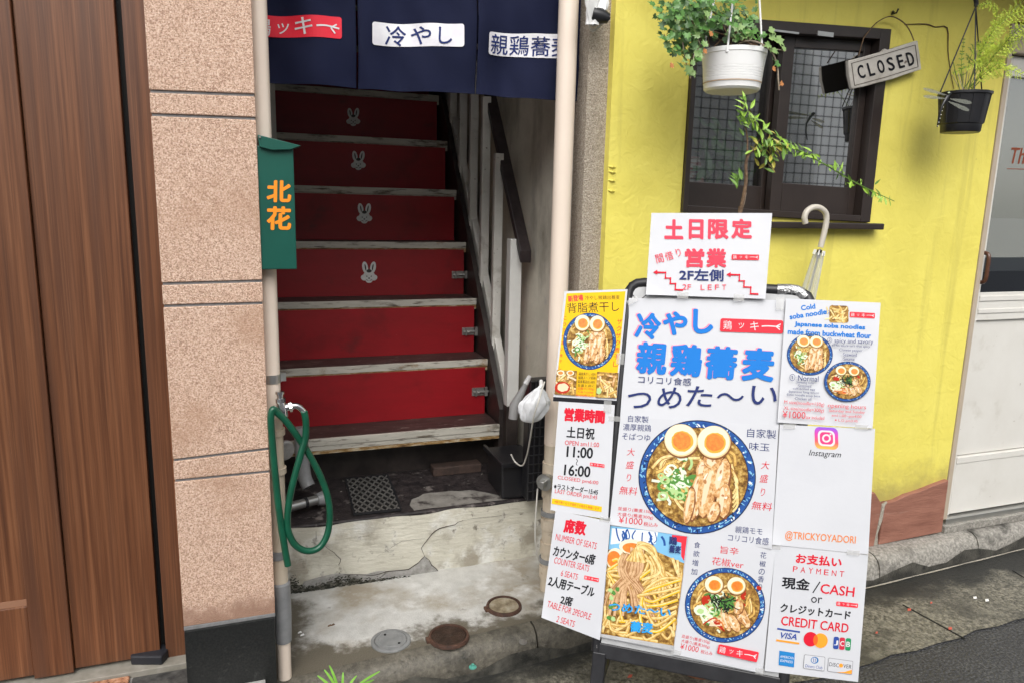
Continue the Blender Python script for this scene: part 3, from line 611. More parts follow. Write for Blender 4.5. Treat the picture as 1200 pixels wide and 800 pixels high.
# ------------------------------------------------------------------ yellow building
YY = 2.08
yb = thing('yellow_building', 'building with bright yellow stucco wall, brown sliding window and cream door', 'building', (2.0, 2.1, .1))
WC = [atY(812, 18, YY), atY(1042, 35, YY), atY(1016, 261, YY), atY(797, 249, YY)]       # window opening TL TR BR BL
wx0 = (WC[0][0]+WC[3][0])/2; wx1 = (WC[1][0]+WC[2][0])/2
WC[0][0] = WC[3][0] = wx0; WC[1][0] = WC[2][0] = wx1
yx0 = atY(722, 0, YY)[0]; yx1 = atY(1142, 330, YY)[0]
mb = MB(); zt = 3.4; zbm = .28; TH = .14
def wl(p):
    mb.prism([(a, YY, b) for a, b in p], (0, TH, 0), m_yel)
wl([(yx0, zbm), (wx0, zbm), (wx0, zt), (yx0, zt)]); wl([(wx1, zbm), (yx1, zbm), (yx1, zt), (wx1, zt)])
wl([(wx0, WC[0][2]), (wx1, WC[1][2]), (wx1, zt), (wx0, zt)]); wl([(wx0, zbm), (wx1, zbm), (wx1, WC[2][2]), (wx0, WC[3][2])])
mb.box(yx0, yx1, YY+.01, YY+TH, .1, zbm, m_yel)
dz1 = atY(1185, 62, YY)[2]
mb.box(yx1, 4.5, YY+.03, YY+TH, dz1+.12, zt, m_yel); mb.box(yx0+.003, yx0+.04, YY+TH+.002, YY+3, .1, zt, m_yel)
obj('wall', mb, yb)
bx = MB()      # stone slabs at the foot
B = lambda x, y, o=0: np.array((atY(x, y, YY-.018)[0], YY-.018-o, atY(x, y, YY-.018)[2]))
bx.prism([B(1030, 638), (B(1104, 623)), B(1112, 562), B(1098, 567), B(1078, 575), B(1062, 580), B(1050, 586), B(1037, 590), B(1034, 610)], (0, .03, 0), m_brick); bs = obj('base_slab', bx, yb, .004)
bx = MB(); bx.prism([B(990, 648), B(1024, 640), B(1031, 606), B(1034, 591), B(1026, 577), B(1000, 580), B(990, 583)], (0, .03, 0), m_brick); obj('base_slab', bx, yb, .004)
bx = MB(); bx.prism([(x, YY+.004, z) for x, z in ((yx0, .1), (yx1-.03, .1), (yx1-.03, .34), (yx0, .34))], (0, .02, 0), m_mortar); obj('base_mortar', bx, yb)
bx = MB(); bx.tube([B(1027, 640, -.01), B(1028, 625, -.008), B(1033, 608, -.008), B(1036, 592, -.006), B(1040, 588, -.004)], [.012, .008, .010, .008, .004], m_mortar, 8); bx.tube([B(1022, 618, -.01), B(1029, 624, -.006)], .006, m_mortar, 8); obj('mortar_lump', bx, yb)
# stucco ridges
bx = MB()
for (x, y) in ((717, 196), (717, 202), (716.5, 212), (716, 224)):
    p = atY(x, y, YY); bx.tube([p+(-.012, -.0, .002), p+(.0, -.006, 0), p+(.012, -.002, -.001)], [.001, .004, .001], m_yel, 8)
obj('stucco_ridge', bx, yb)
# window
wn = MB(); inset = .02
def frm(mbx, q, w, y0, y1, m):
    """frame of width w (l,t,r,b) inside quad q=(x0,x1,zTL,zTR,zBR,zBL)"""
    x0, x1, a, b, c, d = q; l, t, r, bt = w
    lerp = lambda z0, z1, x: z0+(z1-z0)*(x-x0)/(x1-x0)
    top = lambda x: lerp(a, b, x); bot = lambda x: lerp(d, c, x)
    for p in ([(x0, bot(x0)), (x0+l, bot(x0+l)), (x0+l, top(x0+l)), (x0, top(x0))], [(x1-r, bot(x1-r)), (x1, bot(x1)), (x1, top(x1)), (x1-r, top(x1-r))],
              [(x0+l+.0005, top(x0+l)-t), (x1-r-.0005, top(x1-r)-t), (x1-r-.0005, top(x1-r)), (x0+l+.0005, top(x0+l))], [(x0+l+.0005, bot(x0+l)), (x1-r-.0005, bot(x1-r)), (x1-r-.0005, bot(x1-r)+bt), (x0+l+.0005, bot(x0+l)+bt)]):
        mbx.prism([(x, y0, z) for x, z in p], (0, y1-y0, 0), m)
    return (x0+l, x1-r, top(x0+l)-t, top(x1-r)-t, bot(x1-r)+bt, bot(x0+l)+bt)
Q = (wx0+.001, wx1-.001, WC[0][2]-.001, WC[1][2]-.001, WC[2][2]+.001, WC[3][2]+.001)
qi = frm(wn, Q, (.018, .035, .045, .022), YY-.014, YY+.11, m_frame); win = obj('window', wn, yb, .002)
mid = atY(914, 150, YY+.03)[0]
def sash(x0, x1, y, w):
    f = lambda z0, z1, x: z0+(z1-z0)*(x-qi[0])/(qi[1]-qi[0])
    q = (x0, x1, f(qi[2], qi[3], x0), f(qi[2], qi[3], x1), f(qi[5], qi[4], x1), f(qi[5], qi[4], x0))
    b = MB(); g_ = frm(b, q, w, y, y+.028, m_frame); o = obj('sash', b, win, .002)
    b = MB(); b.prism([(g_[0]-.004, y+.012, g_[5]-.004), (g_[1]+.004, y+.012, g_[4]-.004), (g_[1]+.004, y+.012, g_[3]+.004), (g_[0]-.004, y+.012, g_[2]+.004)], (0, .004, 0), m_glass); obj('pane', b, win)
sash(qi[0]+.001, mid+.02, YY+.062, (.022, .03, .05, .08)); sash(mid-.02, qi[1]-.001, YY+.022, (.045, .035, .03, .095))
b = MB(); x = mid+.015; b.box(wx0-.012, wx1+.035, YY-.045, YY+.02, WC[2][2]-.024, WC[2][2]-.002, m_frame); obj('sill', b, win, .004)
b = MB(); p = atY(968, 40, YY-.016); b.box(p[0]-.035, p[0]+.03, YY-.018, YY-.0135, p[2]-.008, p[2]+.006, m_steel); p = atY(920, 37, YY-.016); b.box(p[0]-.06, p[0]+.055, YY-.017, YY-.0135, p[2]-.004, p[2]+.002, m_steel); obj('worn_strip', b, win)
# room behind the window with a white tiled back wall
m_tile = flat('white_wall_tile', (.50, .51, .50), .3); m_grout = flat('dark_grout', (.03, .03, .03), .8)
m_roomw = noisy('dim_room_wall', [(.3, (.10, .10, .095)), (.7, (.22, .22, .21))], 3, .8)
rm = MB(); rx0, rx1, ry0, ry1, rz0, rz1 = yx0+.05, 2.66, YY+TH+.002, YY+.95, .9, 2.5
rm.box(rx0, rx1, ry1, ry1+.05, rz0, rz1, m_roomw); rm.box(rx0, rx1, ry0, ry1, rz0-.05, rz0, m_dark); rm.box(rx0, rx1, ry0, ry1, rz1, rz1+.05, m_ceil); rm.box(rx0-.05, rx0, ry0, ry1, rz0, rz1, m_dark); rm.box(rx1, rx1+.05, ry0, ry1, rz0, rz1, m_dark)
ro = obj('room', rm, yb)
ev = MB(); ev.box(yx0-.0, 4.5, 1.62, YY-.001, 2.36, 2.44, m_plaster); ev.box(yx0, 4.5, 1.605, 1.6195, 2.32, 2.46, m_frame); obj('eave', ev, yb)
# right hand door
DYY = YY+.022
dx0 = yx1+.002; dr = MB(); zs = .135
dr.box(dx0, dx0+.022, YY-.006, YY+TH, .16, dz1+.10, m_beige); dr.box(dx0+.022, 4.4, YY-.006, YY+TH, dz1, dz1+.10, m_beige); fo = obj('door_frame', dr, yb, .002)
zz = lambda y: atY(1190, y, DYY)[2]
dl = MB(); x0 = dx0+.024; x1 = 4.3
dl.box(x0, x0+.042, DYY, DYY+.04, .16, dz1-.004, m_cream); dl.box(x0+.0425, x1, DYY, DYY+.04, zz(374), zz(342), m_cream); dl.box(x0+.0425, x1, DYY-.004, DYY+.04, zz(352), zz(346), m_cream); dl.box(x0+.0425, x1, DYY-.004, DYY+.04, zz(366), zz(361), m_cream)
dl.box(x0+.0425, x1, DYY+.012, DYY+.04, zz(526), zz(374)-.0005, m_cream); dl.box(x0+.0425, x1, DYY-.003, DYY+.04, zz(534), zz(527), m_cream); dl.box(x0+.0425, x1, DYY, DYY+.04, .165, zz(534)-.0005, m_cream); dl.box(x0+.0425, x1, DYY, DYY+.04, zz(90), dz1-.004, m_cream)
do = obj('door', dl, yb, .002)
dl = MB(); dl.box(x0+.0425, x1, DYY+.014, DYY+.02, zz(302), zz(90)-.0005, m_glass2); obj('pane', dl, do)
dl = MB(); dl.box(x0+.0425, x1, DYY+.002, DYY+.03, zz(342)+.0005, zz(318), flat('black_band', (.01, .012, .016), .3)); dl.box(x0+.0425, x1, DYY+.006, DYY+.03, zz(318)+.0005, zz(302)-.0005, flat('dark_band', (.03, .035, .04), .3)); obj('kick_band', dl, do)
dl = MB(); hx = x0+.018; a = zz(296); b_ = zz(330); dl.tube([(hx, DYY, a), (hx, DYY-.03, a-.008), (hx, DYY-.034, (a+b_)/2), (hx, DYY-.03, b_+.008), (hx, DYY, b_)], .008, flat('brown_handle', (.09, .035, .02), .35), 10, smooth_path=5); obj('handle', dl, do)
P = Print(lambda px, py, h: atY(px, py, DYY+.014-h), .001); P.text('lettering', ink('rust', (.24, .06, .03)), 'The', 1197, 183, 27, 19, 2, .01, .2); P.rib('lettering', ink('rust', None), [(1180, 198), (1215, 199)], .8, 0)
P.build(do)
dl = MB(); dl.box(dx0, 4.4, YY-.02, YY+TH, .104, .135, m_kerb); dl.box(dx0+.02, 4.4, YY-.004, YY+.1, .135, .158, m_steel); obj('door_sill', dl, yb, .002)
dl = MB(); dl.box(dx0, 4.5, YY+.9, YY+.95, .1, 2.6, noisy('shop_wall', [(.3, (.60, .62, .58)), (.7, (.75, .76, .72))], 3, .8)); dl.box(dx0-.03, dx0, YY+TH, YY+.9, .1, 2.6, m_plaster); dl.box(dx0, 4.5, YY+.05, YY+.9, 2.55, 2.6, m_ceil); dl.box(dx0, 4.5, YY+.1, YY+.9, .1, .16, m_dark); obj('shop_interior', dl, yb)
#@@OBJECTS
# ================================================================== THINGS
# ------------------------------------------------------------------ curtain over the stairs
NYc = 2.2
def wave(x, z): return .015*math.sin(x*17+.6)+.007*math.sin(x*39+z*2)+.010*(1.9-z)*math.sin(x*8+1)+.0035*math.sin(46*x+31*z)*math.sin(9*x-7*z+1)+.006*math.sin(13*x-22*z)*math.sin(5*x+4)
nr = thing('shop_curtain', 'navy split cloth curtain with white and red name patches over the stairs', 'curtain', (.55, NYc, 2.3))
ZT = 2.30
cl = []
for (a, b) in (((300, 96), (418, 103.2)), ((420.5, 104), (556.5, 110.5)), ((558, 110.5), (690, 121))):
    p, q = atY(*a, NYc), atY(*b, NYc)
    def cf(u, v, p=p, q=q):
        x = p[0]+(q[0]-p[0])*u; zb_ = p[2]+(q[2]-p[2])*u; z = zb_+(ZT-zb_)*v
        ed = .012*(1-v)*(math.exp(-u*14)+math.exp(-(1-u)*14))
        return (x, NYc+wave(x, z)+ed, z)
    mb = MB(); mb.grid(cf, 70, 50, m_navycloth); o = obj('cloth_panel', mb, nr)
    sd_ = o.modifiers.new('solid', 'SOLIDIFY'); sd_.thickness = .0015; sd_.offset = 1
    hm = MB(); hm.grid(lambda u, v, cf=cf: tuple(np.array(cf(u, .03*v))-np.array((0, .0022, 0))), 40, 1, m_navycloth); obj('hem', hm, o)
    cl.append(o)
mb = MB(); mb.tube([(.02, NYc+.002, ZT+.004), (1.06, NYc+.002, ZT+.004)], .012, m_wood, 10); obj('rod', mb, nr)
def cloth(px, py, h):
    p = atY(px, py, NYc); return (p[0], NYc+wave(p[0], p[2])-.0035-h, p[2])
def patch(panel, m, quad, n=24, r=3):
    P = Print(cloth, 0, 0); 
    q = [np.array(c, float) for c in quad]; mb = MB()
    wid = np.linalg.norm(q[1]-q[0]); hg = np.linalg.norm(q[3]-q[0])
    def f(u, v):
        du = u*wid; dv = v*hg; ins = 0
        e = min(du, wid-du)
        if e < r: ins = r-math.sqrt(max(0, r*r-(r-e)**2))
        vv = (ins+(hg-2*ins)*v)/hg
        p = (q[0]*(1-u)+q[1]*u)*(1-vv)+(q[3]*(1-u)+q[2]*u)*vv
        return cloth(p[0], p[1], 0)
    us = sorted(set([0, .004, .01, .02, .035]+list(np.linspace(.05, .95, n))+[.965, .98, .99, .996, 1]))
    vs = [f(u, v) for v in (0, .25, .5, .75, 1) for u in us]; nu = len(us)
    mb.add(vs, [(j*nu+i, j*nu+i+1, (j+1)*nu+i+1, (j+1)*nu+i) for j in range(4) for i in range(nu-1)], m)
    return obj('name_patch', mb, cl[panel])
def ctext(panel, items, m):
    P = Print(cloth, .0012, 2e-5)
    for it in items: P.text('lettering', m, *it)
    return P
patch(0, m_redcloth, ((296, 16), (400, 21), (400, 47), (296, 41)))
P = ctext(0, [('鶏', 307.5, 30, 20, 21, 2, .012), ('ッ', 332, 32.5, 14, 13, 2, .01), ('キ', 355.5, 31, 20, 20, 3, .012)], white)
P.rib('lettering', white, [(370, 32), (382, 31.8), (397, 35)], 2.0, 5); P.rib('lettering', white, [(388, 33.5), (394, 30)], 1.8, 0); P.rib('lettering', white, [(387, 34), (392, 41)], 1.8, 0); P.build(cl[0])
patch(1, m_whitecloth, ((436, 26), (542, 29.5), (542, 56.5), (436, 53)))
P = ctext(1, [('冷', 464.5, 41.5, 25, 24, 2, .012), ('や', 493, 42, 22, 21, 2, .012), ('し', 520.5, 43, 16, 20, 2, .012)], navy); P.build(cl[1])
patch(2, m_whitecloth, ((572, 38), (672, 40.5), (672, 70), (572, 64)))
P = ctext(2, [('親', 586, 52, 22, 23, 2, .008), ('鶏', 610, 53, 22, 23, 2, .008), ('蕎', 634, 54.5, 22, 23, 2, .008), ('麦', 657, 55.5, 21, 23, 2, .008)], navy); P.build(cl[2])

# ------------------------------------------------------------------ pipes, tap, hose, green box
LY = 1.918
dp = thing('downpipe', 'slim cream downpipe running down the right edge of the pink pillar', 'pipe', atY(330, 790, LY))
xa, xb = atY(316.5, 100, LY)[0]+.002, atY(336, 745, LY)[0]
lr = .0225; zA = atY(320, 480, LY)[2]; xp = (atY(312, 0, LY)[0]+atY(327, 400, LY)[0])/2-lr*.97
mb = MB(); mb.tube([(xp, LY, zA), (xp, LY, 3.0)], lr, m_pipe, 20); obj('pipe', mb, dp)
mb = MB(); mb.tube([(xp+.004, LY, .36), (xp+.004, LY, zA)], lr*.92, m_pipe2, 20)
for y_ in (508, 553): mb.tube([(xp+.004, LY, atY(330, y_, LY)[2]), (xp+.004, LY, atY(330, y_-7, LY)[2])], lr*1.15, m_pipe2, 20)
obj('lower_pipe', mb, dp)
for (y_, m) in ((442, m_steel), (648, m_tape)):
    z = atY(322, y_, LY)[2]; mb = MB(); mb.tube([(xp, LY, z-.011), (xp, LY, z+.011)], lr+.0025, m, 20)
    if m is m_steel: mb.box(xp+lr, xp+lr+.014, LY-.006, LY+.006, z-.009, z+.012, m)
    obj('pipe_clamp', mb, dp)
zt1, zt0 = atY(335, 681, LY)[2], atY(338, 748, LY)[2]
mb = MB(); mb.tube([(xp+.006, LY-.004, zt1+.004), (xp+.006, LY-.004, zt1), (xp+.008, LY-.004, (zt1+zt0)/2), (xp+.007, LY-.004, zt0)], [.018, .0235, .0225, .0215], m_tape, 18); obj('tape_wrap', mb, dp)
mb = MB(); mb.tube([(xp+.007, LY-.003, zt0), (xp+.007, LY-.003, .104)], .018, m_pipe, 18); obj('pipe_foot', mb, dp)

RY = 2.14
rp = thing('drainpipe', 'thick cream drainpipe standing in front of the curtain beside the yellow wall', 'pipe', (.93, RY, .1))
rx = atY(656, 300, RY)[0]; rr = .030; zC = atY(645, 520, RY)[2]
mb = MB(); mb.tube([(rx, RY, zC), (rx, RY, 3.1)], rr, m_pipe, 28); obj('pipe', mb, rp)
mb = MB(); mb.tube([(rx, RY, .1), (rx, RY, zC)], rr*.95, m_pipe2, 28)
for y_ in (548, 575, 612, 640, 668): z = atY(640, y_, RY)[2]; mb.tube([(rx, RY, z-.02), (rx, RY, z+.02)], rr*1.1, m_pipe2, 28)
obj('lower_pipe', mb, rp)
for y_ in (562, 600, 655): z = atY(640, y_, RY)[2]; mb = MB(); mb.tube([(rx, RY, z-.008), (rx, RY, z+.008)], rr*1.13, m_tape, 28); obj('pipe_band', mb, rp)
z = atY(632, 560, RY)[2]; mb = MB(); d = np.array((-.75, -.66, 0)); c0 = np.array((rx, RY, z))
mb.tube([c0+d*.02, c0+d*.052], .0235, m_steel, 18); mb.tube([c0+d*.050, c0+d*.060], .028, m_steel, 18); mb.bar(c0+d*.058, c0+d*.085, .022, .022, m_steel); obj('steel_plug', mb, rp, .002)
# ribbed conduit and dark cable
mb = MB(); x = atY(681, 250, 2.17)[0]-.006; zz_ = np.arange(.12, 1.72, .008)
mb.tube([(x, 2.165, z) for z in zz_], [(.012 if k % 2 else .0095) for k in range(len(zz_))], noisy('ribbed_black', [(.3, (.02, .019, .018)), (.7, (.07, .066, .06))], 40, .5), 12)
mb.tube([(x, 2.165, 1.72), (x, 2.165, 1.77)], .016, m_blackp, 12)
tag(obj('conduit', mb), 'thin ribbed black conduit between the thick drainpipe and the grey roughcast pier', 'conduit')

# green letter box
bxp = [atY(x, y, 1.905) for x, y in ((305, 172), (347, 176), (347.5, 316), (308, 316))]
gb = thing('letter_box', 'green metal box with orange characters hung on the slim downpipe', 'letter box', (.06, 1.93, .9))
GY = 1.855; a = atY(306, 316, GY); b = atY(348, 316, GY); zt_ = atY(326, 172, GY)[2]
mb = MB(); mb.box(a[0], b[0], GY, GY+.040, a[2], zt_, m_green); obj('box', mb, gb, .002)
mb = MB(); l0 = atY(302, 158, GY-.012); l1 = atY(353, 171, GY-.012); l2 = atY(340, 175.5, GY-.012); l3 = atY(318, 176, GY-.012); l4 = atY(304, 172, GY-.012)
mb.prism([l4, l3, l2, l1, l0], (0, .062, 0), m_green); mb.tube([atY(304.5, 161, GY-.016), atY(304.5, 161, GY-.008)], .0025, m_steel, 8); obj('lid', mb, gb, .001)
P = Print(lambda px, py, h: atY(px, py, GY-h), .0008)
P.text('lettering', m_orange, '北', 327, 224.5, 29, 26, 1, .045); P.text('lettering', m_orange, '花', 327, 256, 29, 28, 1, .045); P.build(gb)

# tap and hose
tp = thing('water_tap', 'chrome garden tap on the slim downpipe with the green hose pushed on', 'tap', (.075, 1.93, .66))
TY = 1.872; T = lambda x, y, o=0: atY(x, y, TY)+np.array((0, -o, 0))
mb = MB(); mb.tube([T(332, 488), T(330, 478), T(329, 470)], [.013, .014, .010], m_chrome, 16); mb.tube([T(331, 480)+np.array((0, .04, 0)), T(331, 480)], .009, m_chrome, 14); mb.tube([T(331, 478), T(343, 475)], .0095, m_chrome, 14); obj('body', mb, tp)
mb = MB(); mb.tube([T(329, 471), T(328.5, 466)], .012, m_chrome, 8); mb.tube([T(328.5, 466), T(328, 460)], .008, m_chrome, 12); mb.tube([T(328, 461), T(328, 458)], .011, m_chrome, 14); obj('valve_handle', mb, tp)
mb = MB(); mb.tube([T(339, 476.5), T(342, 475.8)], .0135, m_chrome, 6); mb.tube([T(341, 475.5), T(349, 475.5), T(356, 482), T(357, 486)], .0078, m_chrome, 14, smooth_path=5); obj('spout', mb, tp)
HY = 1.862
hp = [(356.5, 482, 0), (358.5, 494, 0), (358, 512, .0), (353, 530, .004), (346, 555, .008), (340, 580, .010), (337, 604, .012), (338, 622, .012), (346, 638, .010), (360, 645, .006), (374, 641, .0), (383, 627, -.005), (386.5, 606, -.01), (384.5, 584, -.012), (377, 561, -.012), (364, 535, -.012), (350, 513, -.008), (336, 494, .0), (325, 483, .006), (320, 479, .010), (317.5, 489, .012), (318.5, 510, .012), (321.5, 545, .012), (325, 580, .014), (329, 612, .014), (333.5, 640, .014), (337.5, 662, .014)]
mb = MB(); mb.tube([atY(x, y, HY-o) for x, y, o in hp], .0087, m_hose, 14, smooth_path=6)
tag(obj('garden_hose', mb), 'green rubber hose looped below the chrome tap beside the pink pillar', 'hose')
# round pipe flange and taped pipe stub at the back
mb = MB(); p = atY(334, 527, 2.05); mb.lathe(p, [(.0, -.012), (.020, -.012), (.028, -.006), (.028, .004), (.022, .006), (.022, .012), (0, .012)], m_tin, 24, ax=(.5, -.85, 0)); mb.tube([p, p+np.array((-.03, .05, 0))], .02, m_tin, 14)
tag(obj('pipe_flange', mb), 'round dull steel pipe flange behind the hose next to the pink pillar', 'flange')
es = thing('pipe_elbow', 'grey taped pipe elbow lying on the black step behind the green hose', 'pipe', atY(350, 590, 2.5))
mb = MB(); E0, E1, E2 = atY(356, 553, 2.56), atY(361, 575, 2.55), atY(374, 588, 2.53)
mb.tube([atY(352, 500, 2.6), atY(356, 553, 2.58), atY(362, 570, 2.56)], .024, m_tape, 16, smooth_path=4); obj('upright_pipe', mb, es)
mb = MB(); a, b = np.array(atY(338, 594, 2.46)), np.array(atY(371, 585, 2.50)); mb.tube([a, b], .0165, m_steel, 16); mb.tube([b, b+(b-a)*.25], [.020, .026], m_tape, 14); mb.tube([a+(b-a)*.55, a+(b-a)*.65], .0185, m_blackm, 16); obj('stub_pipe', mb, es)

# ------------------------------------------------------------------ covers in the pavement
ZP = .1045
def cover(name, label, px, py, wpx, m1, m2, build):
    c = atZ(px, py, ZP); r = abs(atZ(px+wpx/2, py, ZP)[0]-atZ(px-wpx/2, py, ZP)[0])/2*.96
    t = thing(name, label, 'meter cover', c, 'round covers set in the pavement')
    build(t, c, r, m1, m2)
def cov_plain(t, c, r, m1, m2):
    mb = MB(); mb.lathe(c, [(r, 0), (r, .004), (r*.95, .006), (r*.82, .006), (r*.80, .002)], m1, 40); obj('rim', mb, t)
    mb = MB(); mb.lathe(c, [(r*.79, .003), (r*.78, .0055), (r*.62, .006), (r*.60, .005), (r*.58, .006), (0, .0062)], m1, 40); o = obj('lid', mb, t)
    mb = MB(); mb.tube([c+(-.012, .03, .006), c+(-.012, .03, .0075)], .004, m_gap, 10); obj('pick_hole', mb, o)
    mb = MB(); mb.tube([c+(.02, -.025, .006), c+(.02, -.025, .0075)], .004, m_gap, 10); obj('pick_hole', mb, o)
def cov_rust(t, c, r, m1, m2):
    mb = MB(); mb.lathe(c, [(r, 0), (r*1.0, .003), (r*.96, .010), (r*.86, .010), (r*.84, .003)], m1, 40); mb.box(c[0]-r*1.12, c[0]-r*.9, c[1]-.012, c[1]+.012, c[2], c[2]+.008, m1); obj('rim', mb, t)
    mb = MB(); prof = [(r*.83, .003), (r*.80, .007)]
    for k in range(8): q = .72-.08*k; prof += [(r*(q+.03), .007), (r*(q+.025), .005), (r*q, .005), (r*(q-.005), .007)]
    mb.lathe(c, prof+[(0, .007)], m2, 40); obj('lid', mb, t)
rust1 = noisy('rusty_iron', [(.3, (.025, .012, .008)), (.55, (.075, .035, .022)), (.75, (.16, .085, .05))], 40, .7, .8, 90, bdist=.003)
rust2 = noisy('wet_dark_iron', [(.3, (.018, .011, .008)), (.7, (.065, .038, .026))], 50, .42, .8, 120, bdist=.003)
cfill = noisy('stained_concrete_fill', [(.3, (.10, .075, .045)), (.5, (.28, .23, .15)), (.7, (.46, .42, .33))], 26, .75, .8, 60, bdist=.004)
gcov = noisy('grey_cover_plate', [(.3, (.16, .165, .165)), (.7, (.25, .255, .25))], 30, .45)
cover('meter_cover', 'smooth grey round meter cover, leftmost of the three in the pavement', 458, 751, 51, gcov, gcov, cov_plain)
cover('meter_cover', 'dark rusty ribbed round cover between the grey cover and the cement filled one', 526, 746.5, 53, rust1, rust2, cov_rust)
cover('meter_cover', 'rust rimmed round cover filled with yellowish cement, nearest the step', 590.5, 711, 46, rust1, cfill, cov_rust)
mb = MB(); c = atZ(592, 744-8, ZP)
c = atZ(554, 781.5, ZP); mb.lathe(c, [(.011, 0), (.011, .003), (.004, .005), (.004, .011), (0, .012)], flat('verdigris', (.08, .30, .24), .5), 16); tag(obj('survey_pin', mb), 'small green survey pin in the pavement edge by the kerb', 'pin')
mb = MB(); c = atZ(613, 752, ZP); mb.lathe(c, [(.012, 0), (.012, .003), (0, .004)], m_tin, 16); tag(obj('metal_stud', mb), 'small round steel stud in the pavement near the sign leg', 'stud')
mb = MB()
for k, (px, py) in enumerate(((384, 734), (388, 733), (349, 742), (352, 745))):
    c = atZ(px, py, ZP+.002); mb.prism([c, c+(.012, .003, .0), c+(.010, .009, .002), c+(.001, .007, 0)], (0, 0, .001), m_whitep if k > 1 else m_bark)
tag(obj('litter', mb), 'tiny scraps of paper and bark on the pavement by the pillar', 'litter')['kind'] = 'stuff'

# ------------------------------------------------------------------ things by the right pipe
mb = MB(); BZ = ZL+.004
q0 = [atZ(601, 601, BZ), atZ(629, 598, BZ)]; xx0, xx1 = .845, 1.0
ft = thing('plastic_tray', 'black plastic tray on the right end of the step by the stair post', 'tray', (.9, 2.45, ZL))
mb = MB(); mb.hexa([(.845, 2.40, BZ), (.99, 2.385, BZ), (.99, 2.60, BZ), (.855, 2.60, BZ), (.838, 2.395, BZ+.135), (.992, 2.38, BZ+.135), (.992, 2.605, BZ+.135), (.85, 2.605, BZ+.135)], m_blackp); obj('body', mb, ft, .008)
mb = MB(); mb.box(.834, .996, 2.376, 2.388, BZ+.128, BZ+.146, m_blackp); mb.box(.834, .846, 2.389, 2.605, BZ+.128, BZ+.146, m_blackp); obj('rim', mb, ft, .002)
bk = thing('plastic_crate', 'black mesh plastic crate standing upright behind the thick drainpipe', 'crate', (.95, 2.35, .5))
mb = MB(); cx0, cx1, cy0, cy1, cz0, cz1 = .906, .99, 2.30, 2.36, .36, .80
mb.box(cx0, cx1, cy0+.01, cy1, cz0, cz1, m_blackp); obj('body', mb, bk, .003)
mb = MB(); m_blg = flat('black_gloss', (.03, .03, .033), .3)
for k in range(5): x = cx0+.002+k*(cx1-cx0-.006)/4; mb.box(x, x+.004, cy0+.003, cy0+.0095, cz0, cz1, m_blg)
for k in range(14): z = cz0+k*(cz1-cz0-.004)/13; mb.box(cx0, cx1, cy0, cy0+.0028, z, z+.004, m_blg)
obj('grid', mb, bk)
# white bag hung on the pipe
mb = MB(); bc = np.array(atY(627, 474, 2.06)); rng = random.Random(3)
def bagf(u, v):
    t = 2*math.pi*u; zc = 1-2*v; rr_ = math.sqrt(max(0, 1-zc*zc)); f = (1 if zc < .2 else 1-.55*(zc-.2)/.8)
    w = 1+.09*math.sin(5*t+3*zc)+.07*math.sin(9*t-4*zc)+.035*math.sin(17*t+6*zc)
    return bc+np.array((.048*rr_*f*w*math.cos(t)+.012*zc, .024*rr_*f*w*math.sin(t), .058*zc))
mb.grid(bagf, 40, 24, noisy('white_bag', [(.3, (.62, .63, .65)), (.7, (.74, .75, .77))], 6, .4, .8, 16, bdist=.012)); 
mb.tube([bc+(.01, 0, .05), bc+(.018, .0, .06), bc+(.03, .03, .068)], .006, m_whitep, 8)
tag(obj('plastic_bag', mb), 'white crumpled plastic bag tied to the thick drainpipe above the black crate', 'bag')
mb = MB(); mb.tube([atY(601, 490, 2.26), atY(603, 475, 2.26), atY(612, 458, 2.25), atY(617, 448, 2.24)], [.016, .018, .012, .008], flat('grey_film', (.26, .26, .26), .35), 12); mb.tube([atY(616, 449, 2.24), atY(621, 440, 2.235)], [.010, .007], flat('pale_cap', (.52, .52, .52), .35), 12)
tag(obj('folded_umbrella', mb), 'grey wrapped folded umbrella tip sticking up behind the white bag', 'umbrella')
mb = MB(); cb = [(638, 447, 2.05), (631, 470, 2.0), (625, 490, 2.02), (621, 515, 2.1), (617, 534, 2.2), (612, 545, 2.25), (604, 541, 2.3), (599, 532, 2.3)]
mb.tube([atY(x, y, d) for x, y, d in cb], .0027, m_cord, 8, smooth_path=6); mb.tube([atY(x, y, d) for x, y, d in ((630, 572, 2.13), (628, 600, 2.12), (627, 630, 2.12), (630, 650, 2.14), (634, 662, 2.16))], .0027, m_cord, 8, smooth_path=6)
tag(obj('cable', mb), 'loose white cable hanging down beside the thick drainpipe', 'cable')
# lamp wrapped in plastic at the top of the pier
wl_ = thing('wall_lamp', 'small grey spotlight wrapped in torn white plastic, high on the grey pier', 'lamp', atY(705, 20, 2.1))
mb = MB(); a, b = np.array(atY(694, 16, 2.03)), np.array(atY(713, 22, 2.02)); mb.tube([a, (a+b)/2, b], [.018, .022, .014], m_blackm, 14); mb.tube([b, b+(0, .1, .02)], .006, m_blackm, 8); obj('lamp_head', mb, wl_)
mb = MB(); pc = np.array(atY(700, 4, 2.03)); 
def wrapf(u, v):
    t = 2*math.pi*u; z = .06*(1-2*v); r_ = (.026+.010*math.sin(t*3+v*5)+.006*math.sin(t*7))*(.55+.6*math.sin(math.pi*min(1, v+.1)))
    return pc+np.array((r_*math.cos(t)-.012*v, r_*.7*math.sin(t), z))
mb.grid(wrapf, 24, 8, m_whitep); obj('plastic_wrap', mb, wl_)
mb = MB(); mb.tube([atY(692, 22, 2.05), atY(691, 33, 2.06), atY(696, 36, 2.06), atY(708, 26, 2.07)], .003, m_cord, 6, smooth_path=5); obj('wire', mb, wl_)

